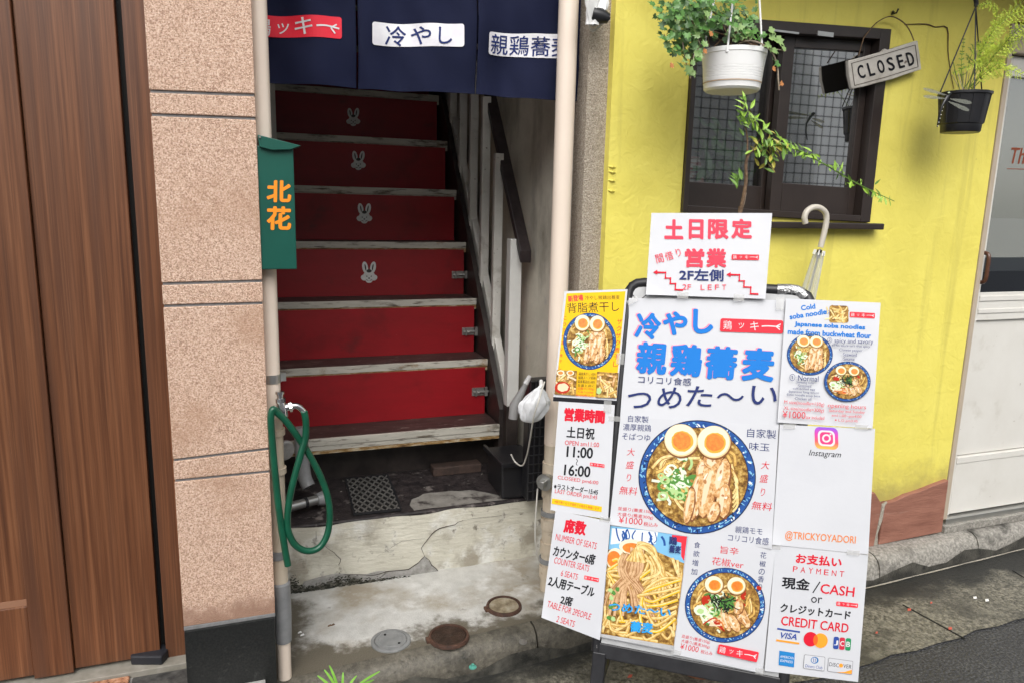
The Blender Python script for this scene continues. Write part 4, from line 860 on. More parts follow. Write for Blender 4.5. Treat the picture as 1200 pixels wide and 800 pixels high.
# ------------------------------------------------------------------ the sign stand
Hd = np.array((.8, -.6, 0)); LE = RAD(15.5)
Nb = np.array((-.6*math.cos(LE), -.8*math.cos(LE), math.sin(LE))); Ub = np.array((.6*math.sin(LE), .8*math.sin(LE), math.cos(LE)))
P0 = EYE+ray(850, 770)*1.80
def brd(px, py, h=0):
    d = ray(px, py); return EYE+d*((h+Nb.dot(P0-EYE))/Nb.dot(d))
def uv(px, py):
    p = brd(px, py)-P0; return p.dot(Hd), p.dot(Ub)
def bp(u, v, h=0): return P0+Hd*u+Ub*v+Nb*h
sg = thing('sign_stand', 'black framed easel sign stand covered with posters in front of the yellow wall', 'sign stand', bp(.0, -.35))
uL = uv(702, 745)[0]; uR = uv(944, 400)[0]; print('STAND TL', pr(P0+Hd*uL+Ub*uv(840, 341)[1])); vT = uv(840, 341)[1]; vB = uv(850, 783)[1]; vB = uv(800, 768)[1]-.01
m_bback = noisy('silver_board', [(.3, (.36, .365, .37)), (.7, (.52, .525, .53))], 14, .4, .3, 20, bdist=.003)
mb = MB(); mb.hexa([bp(uL, vB, -.012), bp(uR, vB, -.012), bp(uR, vT, -.012), bp(uL, vT, -.012), bp(uL, vB, 0), bp(uR, vB, 0), bp(uR, vT, 0), bp(uL, vT, 0)], m_bback); bo = obj('board', mb, sg)
mb = MB()      # diamond embossing along the left edge of the board
for k in range(22):
    v0 = vB+.03+k*.04
    if v0+.04 < vT:
        mb.bar(bp(uL+.004, v0, .0008), bp(uL+.044, v0+.04, .0008), .0022, .001, m_blackm, Nb); mb.bar(bp(uL+.004, v0+.04, .0008), bp(uL+.044, v0, .0008), .0022, .001, m_blackm, Nb)
obj('diamond_pattern', mb, bo)
r_ = .0135
mb = MB(); mb.tube([bp(uL-.005, vB-.02, -.006), bp(uL-.005, vT-.03, -.006), bp(uL-.003, vT-.012, -.006), bp(uL+.004, vT+.001, -.006), bp(uL+.016, vT+.009, -.006), bp(uL+.034, vT+.012, -.006), bp(uR-.04, vT+.012, -.006), bp(uR-.02, vT+.009, -.006), bp(uR-.004, vT+.0, -.006), bp(uR+.004, vT-.014, -.006), bp(uR+.006, vT-.032, -.006), bp(uR+.006, vB-.02, -.006)], r_, m_blackm, 14); obj('frame', mb, sg)
mb = MB(); mb.tube([bp(uR-.075, vT+.0125, -.006), bp(uR-.03, vT+.0125, -.006), bp(uR-.006, vT-.003, -.006)], r_*1.08, noisy('crumpled_foil', [(.3, (.30, .30, .30)), (.7, (.6, .6, .6))], 60, .25, 1, 90, metal=.8, bdist=.006), 14, smooth_path=3); obj('foil_tape', mb, sg)
mb = MB(); mb.hexa([bp(uL-.01, vB-.034, -.016), bp(uR+.01, vB-.034, -.016), bp(uR+.01, vB+.004, -.016), bp(uL-.01, vB+.004, -.016), bp(uL-.01, vB-.034, .004), bp(uR+.01, vB-.034, .004), bp(uR+.01, vB+.004, .004), bp(uL-.01, vB+.004, .004)], m_blackm); obj('lower_rail', mb, sg, .003)
for (u, k) in ((uL+.005, 0), (uR-.005, 1)):
    a = bp(u, vB-.02, -.008); z0 = .012; s_ = (a[2]-z0)/Ub[2]; b = a-Ub*s_
    mb = MB(); mb.bar(a, b, .034, .028, m_blackm, Nb); o = obj('front_leg', mb, sg, .003)
    mb = MB(); mb.bar(b+(0, 0, .03), b-(0, 0, .008), .046, .040, m_tin, Nb); obj('foot', mb, o, .004)
    a = bp(u, vT-.03, -.02); hb = np.array((Nb[0], Nb[1], 0)); hb = _n(hb); b = np.array((a[0]-hb[0]*.30, a[1]-hb[1]*.30, .012))
    mb = MB(); mb.bar(a, b, .026, .022, m_blackm, Nb); obj('rear_leg', mb, sg, .003)
a = bp(uL+.005, vB-.10, -.008)-Ub*.05; mb = MB(); mb.tube([a, a-_n(np.array((Nb[0], Nb[1], 0)))*.24], .006, m_blackm, 8); obj('side_stay', mb, sg)

PG = 'paper posters on the sign stand'
def poster(label, quad, off, mat_=paper, text=True, lift=(0, 1, 1, 1)):
    """quad TL TR BR BL in photograph pixels on the leaning board; a slightly wavy laminated sheet"""
    q = [np.array(c, float) for c in quad]
    c3 = brd(*(sum(q)/4), off)
    o = thing('poster', label, 'poster', c3, PG)
    ph = random.uniform(0, 6)
    def f(u, v, h=0):
        p = (q[0]*(1-u)+q[1]*u)*(1-v)+(q[3]*(1-u)+q[2]*u)*v
        return brd(p[0], p[1], off+h)
    ex, ey = ((q[1]+q[2])-(q[0]+q[3]))/2, ((q[3]+q[2])-(q[0]+q[1]))/2; Mi = np.linalg.inv(np.array([[ex[0], ey[0]], [ex[1], ey[1]]])); qc = sum(q)/4
    cr_ = [random.uniform(.001, .004), random.uniform(.001, .004), random.uniform(.004, .011), random.uniform(.003, .008)]
    def curl(px, py):
        if not text: return 0.
        u, v = Mi @ (np.array((px, py))-qc)+.5; z = 0
        for (cu, cv), k in zip(((0, 0), (1, 0), (1, 1), (0, 1)), [a_*b_ for a_, b_ in zip(cr_, lift)]):
            z += k*max(0, 1-(abs(u-cu)+abs(v-cv))/.20)**2
        return z
    mb = MB(); nu, nv = (24, 24) if text else (1, 1)
    def fc(u, v, h=0):
        p = (q[0]*(1-u)+q[1]*u)*(1-v)+(q[3]*(1-u)+q[2]*u)*v
        return brd(p[0], p[1], off+h+curl(p[0], p[1]))
    mb.grid(lambda u, v: fc(u, 1-v, .0009), nu, nv, mat_); mb.grid(lambda u, v: fc(1-u, 1-v, 0), nu, nv, mat_)
    ring = [(t, 0) for t in np.linspace(0, 1, 25)]+[(1, t) for t in np.linspace(0, 1, 25)][1:]+[(1-t, 1) for t in np.linspace(0, 1, 25)][1:]+[(0, 1-t) for t in np.linspace(0, 1, 25)][1:]
    for k in range(len(ring)-1): mb.face([fc(*ring[k], 0), fc(*ring[k+1], 0), fc(*ring[k+1], .0009), fc(*ring[k], .0009)], mat_)
    obj('sheet', mb, o)
    P = Print(lambda px, py, h: brd(px, py, off+h+curl(px, py)), .0014); P.root = o
    return P
T_ = lambda P, m, part='lettering': (lambda s, cx, cy, w, h, a=0, b=0, sh=0: P.text(part, m, s, cx, cy, w, h, a, b, sh))

# A: main cold noodle title
P = poster('large white poster with thick blue brush characters and a navy line of hiragana', ((737, 349.5), (920, 352), (912.5, 500), (726.5, 491)), .004, lift=(1, 0, 0, 0))
for dx, dy, m, bl_ in ((-1.5, -.6, shadowpink, .052), (0, 0, blue, .048)):
    t = T_(P, m, 'heading')
    t('冷', 759.5+dx, 382+dy, 30, 31, 3, bl_, .06); t('や', 791+dx, 379+dy, 29, 28, 3, bl_+.01, .06); t('し', 824+dx, 377+dy, 24, 29, 3, bl_+.012, -.05)
    t('親', 764+dx, 419.5+dy, 36, 38, 3, bl_, .04); t('鶏', 804.5+dx, 422+dy, 37, 38, 3, bl_, .04); t('蕎', 845.5+dx, 425+dy, 38, 39, 3, bl_, .04); t('麦', 889+dx, 427+dy, 38, 39, 3, bl_, .04)
t = T_(P, navy)
t('コリコリ食感', 779, 445.5, 62, 9, 3, 0); t('つ', 749, 468.5, 28, 19, 3, .012, .1); t('め', 785, 465.5, 28, 25, 3, .012, .1); t('た', 820, 464, 30, 24, 3, .012, .1); t('〜', 856, 464.5, 32, 9, 3, .014); t('い', 895.5, 463, 31, 22, 3, .012, .1)
badge(P, ((844.5, 373), (918, 375.5), (917.5, 391), (843.5, 388.5))); P.build(P.root)
# B: big bowl
P = poster('white poster with the largest ramen bowl picture in the middle of the stand', ((727, 488), (912.5, 498), (904.5, 643), (714, 614)), .0075)
t = T_(P, navy)
t('自家製', 748, 490.5, 24, 8, 3); t('濃厚親鶏', 746.5, 500.5, 33, 8, 3); t('そばつゆ', 745.5, 511.5, 33, 8, 4); t('自家製', 892.5, 507.5, 34, 10.5, 4); t('味玉', 890, 523, 24, 9.5, 4); t('親鶏モモ', 877.5, 621, 32, 8, 5); t('コリコリ食感', 877, 631.5, 48, 8.5, 6)
t = T_(P, red)
for s, x, y in (('大', 739.5, 529), ('盛', 738.3, 544), ('り', 737, 559)): t(s, x, y, 9 if s != 'り' else 5, 9, 4, .01, .12)
for s, x, y in (('大', 897, 544.5), ('盛', 895.3, 560), ('り', 894, 576)): t(s, x, y, 9.5 if s != 'り' else 5, 9.5, 4, .01, .12)
t('無料', 736.5, 574.5, 21, 10, 5, .01, .12); t('無料', 893, 592.5, 24, 10, 6, .01, .12)
t('並盛り(蕎麦150g)', 745, 597.5, 42, 5, 6); t('大盛り(蕎麦300g)', 744.5, 604, 42, 5, 6); t('¥1000', 739, 609.5, 28, 8, 5, .01); t('税込み', 762.5, 614, 17, 5, 6)
bowl(P, 'bowl_picture', 817, 558.5, 67.5, 65.5, 11, 'plain', 1.5); P.build(P.root)
# C: noodle close-up
P = poster('poster filled by a close up picture of yellow noodles with cyan writing', ((716, 614), (807, 625), (790, 763), (703, 746)), .0055, text=False)
QN = [np.array(c) for c in ((715.5, 615.5), (806, 625.5), (789.5, 756), (704.5, 742))]
NZf = lambda u, v: tuple((QN[0]*(1-u)+QN[1]*u)*(1-v)+(QN[3]*(1-u)+QN[2]*u)*v)
pp = 'noodle_picture'; P.poly(pp, broth, [NZf(0, 0), NZf(1, 0), NZf(1, 1), NZf(0, 1)])
P.poly(pp, porcl, [NZf(0, 0), NZf(1, 0), NZf(1, .26), NZf(.5, .16), NZf(0, .22)]); P.poly(pp, porc, [NZf(.02, .02), NZf(.62, .0), NZf(.6, .12), NZf(.2, .14), NZf(.02, .17)])
rn = random.Random(21)
for k in range(16):
    u = rn.uniform(.05, .95); P.rib(pp, porcb, [NZf(u, rn.uniform(.01, .06)), NZf(u+rn.uniform(-.04, .05), .08), NZf(min(.99, u+rn.uniform(-.02, .06)), rn.uniform(.1, .16))], rn.uniform(1, 2.6), 4)
P.poly(pp, bad, [NZf(.80, .02), NZf(.995, .02), NZf(.995, .24), NZf(.95, .20), NZf(.93, .08), NZf(.80, .07)])
def strand(pts, w, a, b, c):
    pts = [NZf(min(.985, max(.015, u)), min(.985, max(.015, v))) for u, v in pts]
    P.rib(pp, noodd, pts, w*1.16, 5); P.rib(pp, a, pts, w, 5); P.rib(pp, b, [(x-w*.12, y-w*.12) for x, y in pts], w*.45, 5)
P.ell(pp, egg_w, *NZf(.10, .30), 11, 13, 0, 30); P.ell(pp, yolk, *NZf(.08, .30), 8, 9.5, 0, 26)
P.ell(pp, egg_w, *NZf(.30, .17), 15, 9, 5, 30); P.ell(pp, yolk, *NZf(.30, .18), 11, 6, 5, 26)
for k in range(60):
    u, v = rn.uniform(.02, .98), rn.uniform(.3, .97); t_ = rn.uniform(0, 6.28); l = rn.uniform(.10, .22)
    strand([(u-l*math.cos(t_), v-l*.8*math.sin(t_)), (u+rn.uniform(-.08, .08), v+rn.uniform(-.08, .08)), (u+l*math.cos(t_+.8), v+l*.8*math.sin(t_+.8))], rn.uniform(2.4, 3.6), rn.choice([nood, noodl, yellowi, nood]), noodl, 0)
for k in range(26):
    u0 = .36+rn.gauss(0, .07); u1 = .32+rn.gauss(0, .22)
    strand([(u0, .2+rn.uniform(-.03, .05)), (u0+rn.uniform(-.08, .03), .4), (u1*.6+.1, .58), (u1, .72+rn.uniform(-.06, .1))], rn.uniform(2.4, 3.4), rn.choice([sobab, sobab, sobal]), sobal, 0)
for k in range(13):
    u0 = .34+.05*rn.random()
    strand([(u0-.12+.02*k, .30), (u0+.02, .16+rn.uniform(-.03, .03)), (u0+.2, .18+rn.uniform(-.03, .03)), (u0+.33+rn.uniform(-.06, .06), .36), (u0+.30+rn.uniform(-.2, .3), .50+rn.uniform(-.05, .08))], 3.4, rn.choice([nood, noodl]), noodl, 0)
for k in range(9): strand([(.98, .38+.05*k+rn.uniform(-.03, .03)), (.75, .42+.06*k), (.55+rn.uniform(-.1, .1), .52+.04*k), (.5, .62)], 3.4, rn.choice([nood, yellowi]), noodl, 0)
for k in range(8): P.ell(pp, rn.choice([scall, scalll, scalld]), *NZf(rn.uniform(.02, .18), rn.uniform(.55, .95)), 3, 2.4, rn.uniform(0, 90), 12, .2)
P.poly(pp, m_bback, [NZf(0, 1.0), NZf(1, 1.0), (789, 762), (703.2, 745.5)])
for dx, m in ((-.5, rim), (0, cyan)):
    t = T_(P, m, 'lettering'); t('つめた〜い', 750+dx, 713.5, 73, 11, 6, .03); t('蕎麦', 752+dx, 734.5, 27, 13, 6, .035)
t = T_(P, navy); t('鶏', 789, 633, 9, 10, 6, .03); t('蕎麦', 791, 643, 14, 9, 6, .03); P.build(P.root)
# D: spicy version
P = poster('white poster with a ramen bowl topped by black seaweed and a red name badge below', ((807, 626), (909, 639.5), (893.5, 788.5), (789, 766)), .009, lift=(0, 0, 0, 0))
t = T_(P, red); t('旨辛', 855, 644.5, 21.5, 9, 7, .01); t('花椒ver', 853, 658.8, 37.5, 9.5, 8, .008)
t('並盛り(蕎麦150g)', 815.5, 748.5, 34, 4.6, 13); t('大盛り(蕎麦300g)', 815, 754, 34, 4.6, 13); t('¥1000', 808, 758.5, 22, 7, 11, .01); t('税込み', 828, 764, 14, 4.6, 11)
t = T_(P, navy)
for s, x, y in (('食', 817, 638), ('欲', 816, 648.2), ('増', 814.7, 658.8), ('加', 813.5, 669.2), ('花', 894.5, 650), ('椒', 893.7, 660), ('の', 892.6, 669.3), ('香', 891.8, 678), ('り', 891, 687)): t(s, x, y, 7.2 if s != 'り' else 4, 7.2, 6)
bowl(P, 'bowl_picture', 849.6, 708.6, 46.2, 43.2, 5, 'spicy', 1.2); badge(P, ((842.5, 754), (889.5, 763.5), (887, 775.5), (840, 765))); P.build(P.root)
# E: yellow poster
P = poster('yellow poster with a blue rimmed ramen bowl picture at the top left of the stand', ((661.5, 341.5), (735.5, 339), (722.5, 469), (648.5, 464.5)), .013, paper, text=False)
P.poly('strip', black, [(648.4, 464.5), (722.4, 469), (721.9, 474), (648, 469.5)]); P.poly('background', yellowi, [(664, 344), (733, 341.5), (721, 466), (650.5, 461.5)])
t = T_(P, bad, 'heading'); t('新登場', 674.5, 349.8, 18, 7.5, -6, .03)
t = T_(P, black, 'heading'); t('冷やし親鶏出蕎麦', 706, 349, 41, 5, -1, .015); t('背脂煮干し', 695, 360.2, 61, 12, -2, .008)
t = T_(P, red)
for k, s in enumerate('ザクザク煮干し'): t(s, 726-.75*k, 377+8.2*k, 6, 6.6, 5, .02, .1)
for k, s in enumerate('こってり濃い煮干し'): t(s, 662.3-.75*k, 373+7.2*k, 3.2, 4, 5, .01)
bowl(P, 'bowl_picture', 691, 399.8, 30.5, 32.5, 9, 'plain', .9)
for kk, qd in enumerate((((652.5, 433), (676, 434), (675, 463), (649.5, 461))
                         , ((700, 435), (725, 436.5), (722.5, 466), (698, 465)))):
    Qs = [np.array(c) for c in qd]; f2 = lambda u, v, Qs=Qs: tuple((Qs[0]*(1-u)+Qs[1]*u)*(1-v)+(Qs[3]*(1-u)+Qs[2]*u)*v)
    nm = 'small_picture#%d' % kk; P.poly(nm, broth, list(map(tuple, Qs)))
    for k in range(20):
        u, v = rn.uniform(.1, .9), rn.uniform(.1, .9); t_ = rn.uniform(0, 3.1); pts = [f2(min(.98, max(.02, u+a_*math.cos(t_))), min(.98, max(.02, v+a_*math.sin(t_)))) for a_ in (-.22, 0, .22)]
        P.rib(nm, noodd, pts, 3, 0); P.rib(nm, rn.choice([nood, noodl, meatl, meat]), pts, 2, 0)
    if kk == 0:
        P.ell(nm, egg_w, *f2(.2, .12), 4.5, 3.2); P.ell(nm, yolk, *f2(.2, .12), 3, 2); P.ell(nm, egg_w, *f2(.68, .1), 4.5, 3); P.ell(nm, yolk, *f2(.68, .1), 3, 2)
        P.ell(nm, chili, *f2(.35, .72), 9, 7); P.ell(nm, meatl, *f2(.38, .70), 6.4, 4.8, 0, 20, .1)
    else:
        P.ell(nm, scall, *f2(.14, .75), 3, 4, 0, 12, .15)
t = T_(P, black)
for k in range(4): t(('濃厚煮干し100%', '親鶏スープ使用', '国産蕎麦粉100%', '生姜と共に')[k], 688+(-.4*k), 437.5+4.6*k, 20, 3.4, 2)
t = T_(P, red); t('並盛り(150g)', 686.4, 455, 20, 3, 2); t('大盛り(300g)', 686, 459, 19, 2.6, 2); t('¥1000税込み', 685.6, 463.2-.4, 21, 3.6, 2, .01)
P.build(P.root)
# F: opening hours
P = poster('white opening hours poster with a yellow strip along its bottom', ((654.8, 469.8), (720.5, 474), (712.5, 608), (645, 597)), .0155, lift=(0, 1, 0, 0))
t = T_(P, red, 'heading'); t('営業時間', 685, 486.5, 48, 16, 4, .05)
t = T_(P, black); t('土日祝', 680.5, 506.8, 33, 13.5, 4, .025); t('11:00', 679.5, 529.5, 31, 13, 4, .028); t('〜', 676, 541, 8, 2.6, 86, .02); t('16:00', 676.5, 551.2, 31, 13, 5, .028); t('※ラストオーダー15:45', 675, 572.5, 52, 7, 8, .018)
t = T_(P, red); t('OPEN am11:00', 682, 519.4, 40, 5.4, 4); t('CLOSEED pm6:00', 677.3, 562.5, 48, 5.4, 8); t('LAST ORDER pm3:45', 675, 579.3, 50, 6, 9)
P.poly('strip', yellowi, [(647, 583.3), (705.5, 593), (704.8, 599.4), (646.3, 589.5)]); t = T_(P, red, 'strip'); t('※麺が無くなり次第終了の場合も御座います', 676, 591.3, 53, 3.4, 9.5, .02)
badge(P, ((691.5, 541.2), (708.5, 543.6), (708.2, 547.6), (691.2, 545.2))); P.build(P.root)
# G: number of seats
P = poster('white seat count poster hanging lowest at the left edge of the stand', ((651, 597.3), (715.5, 610.5), (703, 749.5), (634.5, 723)), .0175)
t = T_(P, red, 'heading'); t('席数', 674, 617, 26.5, 17, 9, .045)
t = T_(P, red); t('NUMBER OF SEATS', 675.3, 633.8, 49, 7.6, 13); t('COUNTER SEATS', 670, 660.6, 42, 7.4, 14); t('6 SEATS', 667.3, 673, 20, 7, 14); t('TABLE FOR 2PEOPLE', 667, 714.5, 53, 7.4, 17); t('2 SEATS', 663, 727.6, 22, 7.2, 17)
t = T_(P, black); t('カウンター6席', 673, 650, 50, 13, 13, .028); t('2人用テーブル', 670, 686.5, 56, 13, 15, .028); t('2席', 664, 703.2, 14.5, 11.5, 14, .028)
badge(P, ((684.8, 673.4), (702, 677), (701.6, 681.6), (684.4, 678))); P.build(P.root)
# H: English menu
P = poster('white English menu poster with two small ramen bowls at the top right corner', ((921, 350), (1032, 355), (1022.5, 501.5), (911, 494.5)), .0125, lift=(0, 0, 1, 0))
t = T_(P, blue, 'heading'); t('Cold', 947, 360, 17, 6.2, -8, .05); t('soba noodles', 948.5, 368, 47, 6.4, -8.5, .05); t('Japanese soba noodles', 972.5, 382.2, 83, 7, 3, .05); t('made from buckwheat flour', 972, 390.8, 98, 6.8, 3, .05)
P.rrect('noodle_picture', broth, ((972, 358), (994, 358.5), (994.5, 378.5), (971.5, 378)), 3); 
for k in range(22):
    x, y = 983+rn.gauss(0, 4.5), 368+rn.gauss(0, 4.2); t_ = rn.uniform(0, 3.1); P.rib('noodle_picture', rn.choice([nood, noodl, noodl, noodd]), [(x-5*math.cos(t_), y-4*math.sin(t_)), (x+1, y+1), (x+5*math.cos(t_), y+4*math.sin(t_))], 1.5, 3)
badge(P, ((996, 365.5), (1025.5, 367), (1025.2, 373.4), (995.7, 371.8)))
bowl(P, 'bowl_picture', 949, 415.2, 26.4, 23.8, 31, 'plain', .8); bowl(P, 'bowl_picture#2', 993, 446.6, 26.8, 23, 32, 'spicy', .8)
t = T_(P, navy); t('② spicy and savory', 996.3, 400, 54, 7.4, 2); t('#This sauce isn\'t that spicy', 997, 405.3, 45, 3.8, 2); t('·Chinese pepper', 996.5, 410.4, 28, 4, 2); t('·Seaweed', 995.5, 415.2, 17, 4, 2); t('·Sesame', 994.5, 420.3, 14, 4, 2)
t('① Normal', 942.3, 442.4, 34, 8, 3)
for k, (s, w) in enumerate((('·Stewing tofu', 21), ('·Seasoned', 16), ('soft-boiled egg', 26), ('·Japanese long onion', 36), ('·Soba noodle soup base', 40), ('·Chicken oil', 20))): t(s, 943-.45*k, 448+3.75*k, w, 3.3, 3)
t = T_(P, red); t('M size(noodle=150g)', 942.5, 472.5, 47, 5.2, 4); t('XL size(noodle=300g)', 942, 479.5, 47, 5.2, 4); t('¥1000', 930.5, 485.4, 27, 8.4, 3, .01); t('tax included', 955, 488.8, 22, 4, 3)
t('opening hours', 992.5, 476.2, 45, 6.2, 3, .005); t('Saturday and Sunday', 992.5, 481.9, 42, 4, 3); t('am11:00~pm4:00', 992, 487.3, 35, 4, 3); t('※ L.O pm3:45', 991.5, 492.7, 27, 3.8, 3); P.build(P.root)
# I: photo sharing account
m_ig = bpy.data.materials.new('rainbow_glyph'); m_ig.use_nodes = True
_t = m_ig.node_tree; _b = _t.nodes['Principled BSDF']; _tc0 = _t.nodes.new('ShaderNodeTexCoord'); _sp = _t.nodes.new('ShaderNodeSeparateXYZ'); _cr = _t.nodes.new('ShaderNodeValToRGB'); _mr = _t.nodes.new('ShaderNodeMapRange')
_t.links.new(_tc0.outputs['Generated'], _sp.inputs[0]); _t.links.new(_sp.outputs['Z'], _mr.inputs[0]); _t.links.new(_mr.outputs[0], _cr.inputs[0]); _t.links.new(_cr.outputs[0], _b.inputs['Base Color'])
_e = _cr.color_ramp.elements; _e[0].color = (.85, .42, .06, 1); _e[0].position = .05; _e[1].color = (.24, .07, .62, 1); _e[1].position = .97
_k = _e.new(.33); _k.color = (.80, .08, .10, 1); _k = _e.new(.62); _k.color = (.66, .03, .33, 1); _b.inputs['Roughness'].default_value = .4
P = poster('white poster with a pink and orange camera glyph and an orange account name', ((914, 497), (1025.5, 501.8), (1017.5, 649), (905, 637.5)), .0095)
c = np.array((968.5, 513)); L = lambda x, y: (c[0]+x*13.8+.4*y, c[1]+y*12.8+.8*x)
rq = lambda s, m, r: P.rrect('glyph_logo', m, (L(-s, -s), L(s, -s), L(s, s), L(-s, s)), r)
P.rrect('glyph_tile', m_ig, (L(-1, -1), L(1, -1), L(1, 1), L(-1, 1)), 6)
rq(.72, white, 5.5); rq(.56, ink('magenta', (.72, .05, .20)), 4.4); P.ell('glyph_logo', white, *L(0, 0), 5.2, 4.9); P.ell('glyph_logo', ink('magenta', None), *L(0, 0), 3.1, 2.9); P.ell('glyph_logo', white, *L(.36, -.38), 1.1, 1.1)
t = T_(P, black); t('Instagram', 967, 532, 37, 9, 4, .002, .25)
t = T_(P, orange); t('@TRICKYOYADORI', 961.5, 630, 83, 11.5, 4.2, .012); P.build(P.root)
# J: payment
P = poster('white payment poster with card logos at the bottom right corner of the stand', ((909, 637.5), (1017.5, 649.5), (1005.5, 798.5), (896, 785.5)), .0075, lift=(0, 1, 0, 0))
t = T_(P, red, 'heading'); t('お支払い', 959.5, 656, 54, 12, 5.5, .04)
t = T_(P, red); 
for k, s in enumerate('PAYMENT'): t(s, 932+9.1*k, 666.2+.95*k, 5.4, 6.6, 6)
t('CASH', 981.5, 691, 40, 11.5, 6.5, .02); t('CREDIT CARD', 955, 731, 79.5, 11, 6.8, .02)
t = T_(P, black); t('現金', 932.7, 683.3, 33, 14, 5.5, .03); t('クレジットカード', 955.7, 716, 83, 10.5, 6.5, .03); P.rib('lettering', black, [(952.5, 694), (961, 681)], 1.3, 0); t('or', 957, 702.5, 13, 7, 5, .008)
badge(P, ((980.3, 704), (1005.6, 706.6), (1005.2, 711.8), (979.9, 709.2)))
cb_ = ink('cardblue', (.03, .07, .30)); LG = 'card_logos'; cor = ink('cardorange', (.84, .32, .03))
P.poly(LG, cb_, [(911, 735), (937.6, 739), (937.4, 741), (910.7, 737)]); P.text(LG, cb_, 'VISA', 924.3, 744.6, 21, 7, 7, .03, .25); P.poly(LG, cor, [(909.8, 748.4), (937, 752.4), (936.6, 754.6), (909.5, 750.6)])
P.ell(LG, red, 950, 748.3, 8.3, 8.5); P.ell(LG, ink('cardamber', (.88, .33, .03)), 961.6, 750, 8.4, 8.6); 
P.ell(LG, ink('cardmix', (.78, .13, .02)), 955.8, 749.2, 2.7, 5.8, 4)
for k, (m, s) in enumerate(((cb_, 'J'), (ink('cardred', (.55, .03, .06)), 'C'), (ink('cardgreen', (.02, .26, .10)), 'B'))):
    x = 979.8+7.1*k; y = 752.6+.85*k; P.rrect(LG, m, ((x-2.6, y-7.4), (x+3.6, y-6.8), (x+2.6, y+7.6), (x-3.6, y+7)), 2); P.text(LG, white, s, x, y, 4.6, 6, 6, .03)
ab = ink('cardsky', (.02, .20, .50)); P.poly(LG, ab, [(913.4, 761.8), (931.4, 764.6), (930.4, 781.4), (912.4, 778.6)]); P.text(LG, white, 'AMERICAN', 922.2, 769.5, 16, 3, 8, .01); P.text(LG, white, 'EXPRESS', 921.8, 774.2, 14.5, 3, 8, .01)
P.rrect(LG, dgrey, ((942.6, 766), (967.2, 769), (966, 786), (941, 782.6)), 1.6); P.rrect(LG, paper, ((943.1, 766.6), (966.7, 769.5), (965.6, 785.4), (941.6, 782.1)), 1.4); P.ell(LG, ink('cardsteel', (.03, .16, .40)), 954.7, 773, 4.6, 4); P.ell(LG, paper, 954.2, 773, 3.2, 3.1); P.rib(LG, cb_, [(953.4, 770.6), (953.1, 775.3)], .7, 0); P.rib(LG, cb_, [(955.5, 770.8), (955.2, 775.5)], .7, 0); P.text(LG, cb_, 'Diners Club', 953.8, 780.6, 20, 3.6, 7, 0)
P.rrect(LG, dgrey, ((971, 770), (999.8, 774), (998.4, 790), (969.6, 786)), 1); P.rrect(LG, paper, ((971.5, 770.6), (999.3, 774.5), (998, 789.4), (970.1, 785.5)), .8); P.poly(LG, cor, [(998.4, 784), (998, 789.2), (980, 786.9), (990, 786.6)]); P.text(LG, black, 'DISC', 977.5, 778.3, 11.5, 4.6, 8, .015); P.ell(LG, cor, 985.6, 779.2, 2.4, 2.4); P.text(LG, black, 'VER', 993, 780.2, 10, 4.6, 8, .015)
P.build(P.root)
# K: top sheet
P = poster('white sheet with red zigzag stair arrows on top of the stand', ((763.5, 249.8), (905, 250), (897, 350.5), (757, 345.5)), .016)
for d_, m, b_ in ((-.4, pink, .05), (0, ink('coral', (.76, .06, .10)), .035)):
    t = T_(P, m, 'heading')
    for s, x, y, w in (('土', 790, 269, 22), ('日', 816, 269, 17), ('限', 842, 269, 24), ('定', 869.5, 268.5, 24)): t(s, x+d_, y+d_, w, 23, 1, b_)
    t('営', 814, 302.5, 23, 22.5, 1, b_); t('業', 839.5, 302.5, 23.5, 22.5, 1, b_)
t = T_(P, ink('coral', None)); t('間', 773, 303, 9, 10.5, -15, .01); t('借', 784, 300, 9.5, 10.5, -18, .01); t('り', 795, 296, 5.5, 9.5, -20, .012); t('2F', 804.8, 336.4, 10, 6.2, 1)
for k, s in enumerate('LEFT'): t(s, 823.4+8.4*k, 336.8, 4.6, 6.2, 1)
t = T_(P, navy); t('2F左側', 822, 322.5, 52, 14, 1, .03)
zg = lambda pts, x0, y0: [(x0+(x-110)/3.75, y0+(y-335)/3.75) for x, y in pts]
for pts, hd in (([(768.5, 319.4), (779.8, 319.6), (779.8, 326), (785.6, 326.2), (785.6, 332.4), (791.5, 332.6), (791.5, 339.6), (800.5, 340)], (765.3, 319.2)), ([(855.5, 322), (866.5, 322.3), (866.3, 329.2), (872, 329.5), (871.8, 336.4), (879.8, 336.8), (879.6, 344.3), (888.8, 344.8)], (851.3, 321.8))):
    P.rib('stair_arrow', red, pts, 2.1, 0); P.poly('stair_arrow', red, [hd, (hd[0]+5, hd[1]-2.8), (hd[0]+5, hd[1]+3)])
    for p in pts[1:-1]: P.ell('stair_arrow', red, p[0], p[1], 1.2, 1.2, 0, 8)
badge(P, ((857.6, 298.2), (889.6, 298.6), (889.4, 305), (857.3, 304.4))); P.build(P.root)

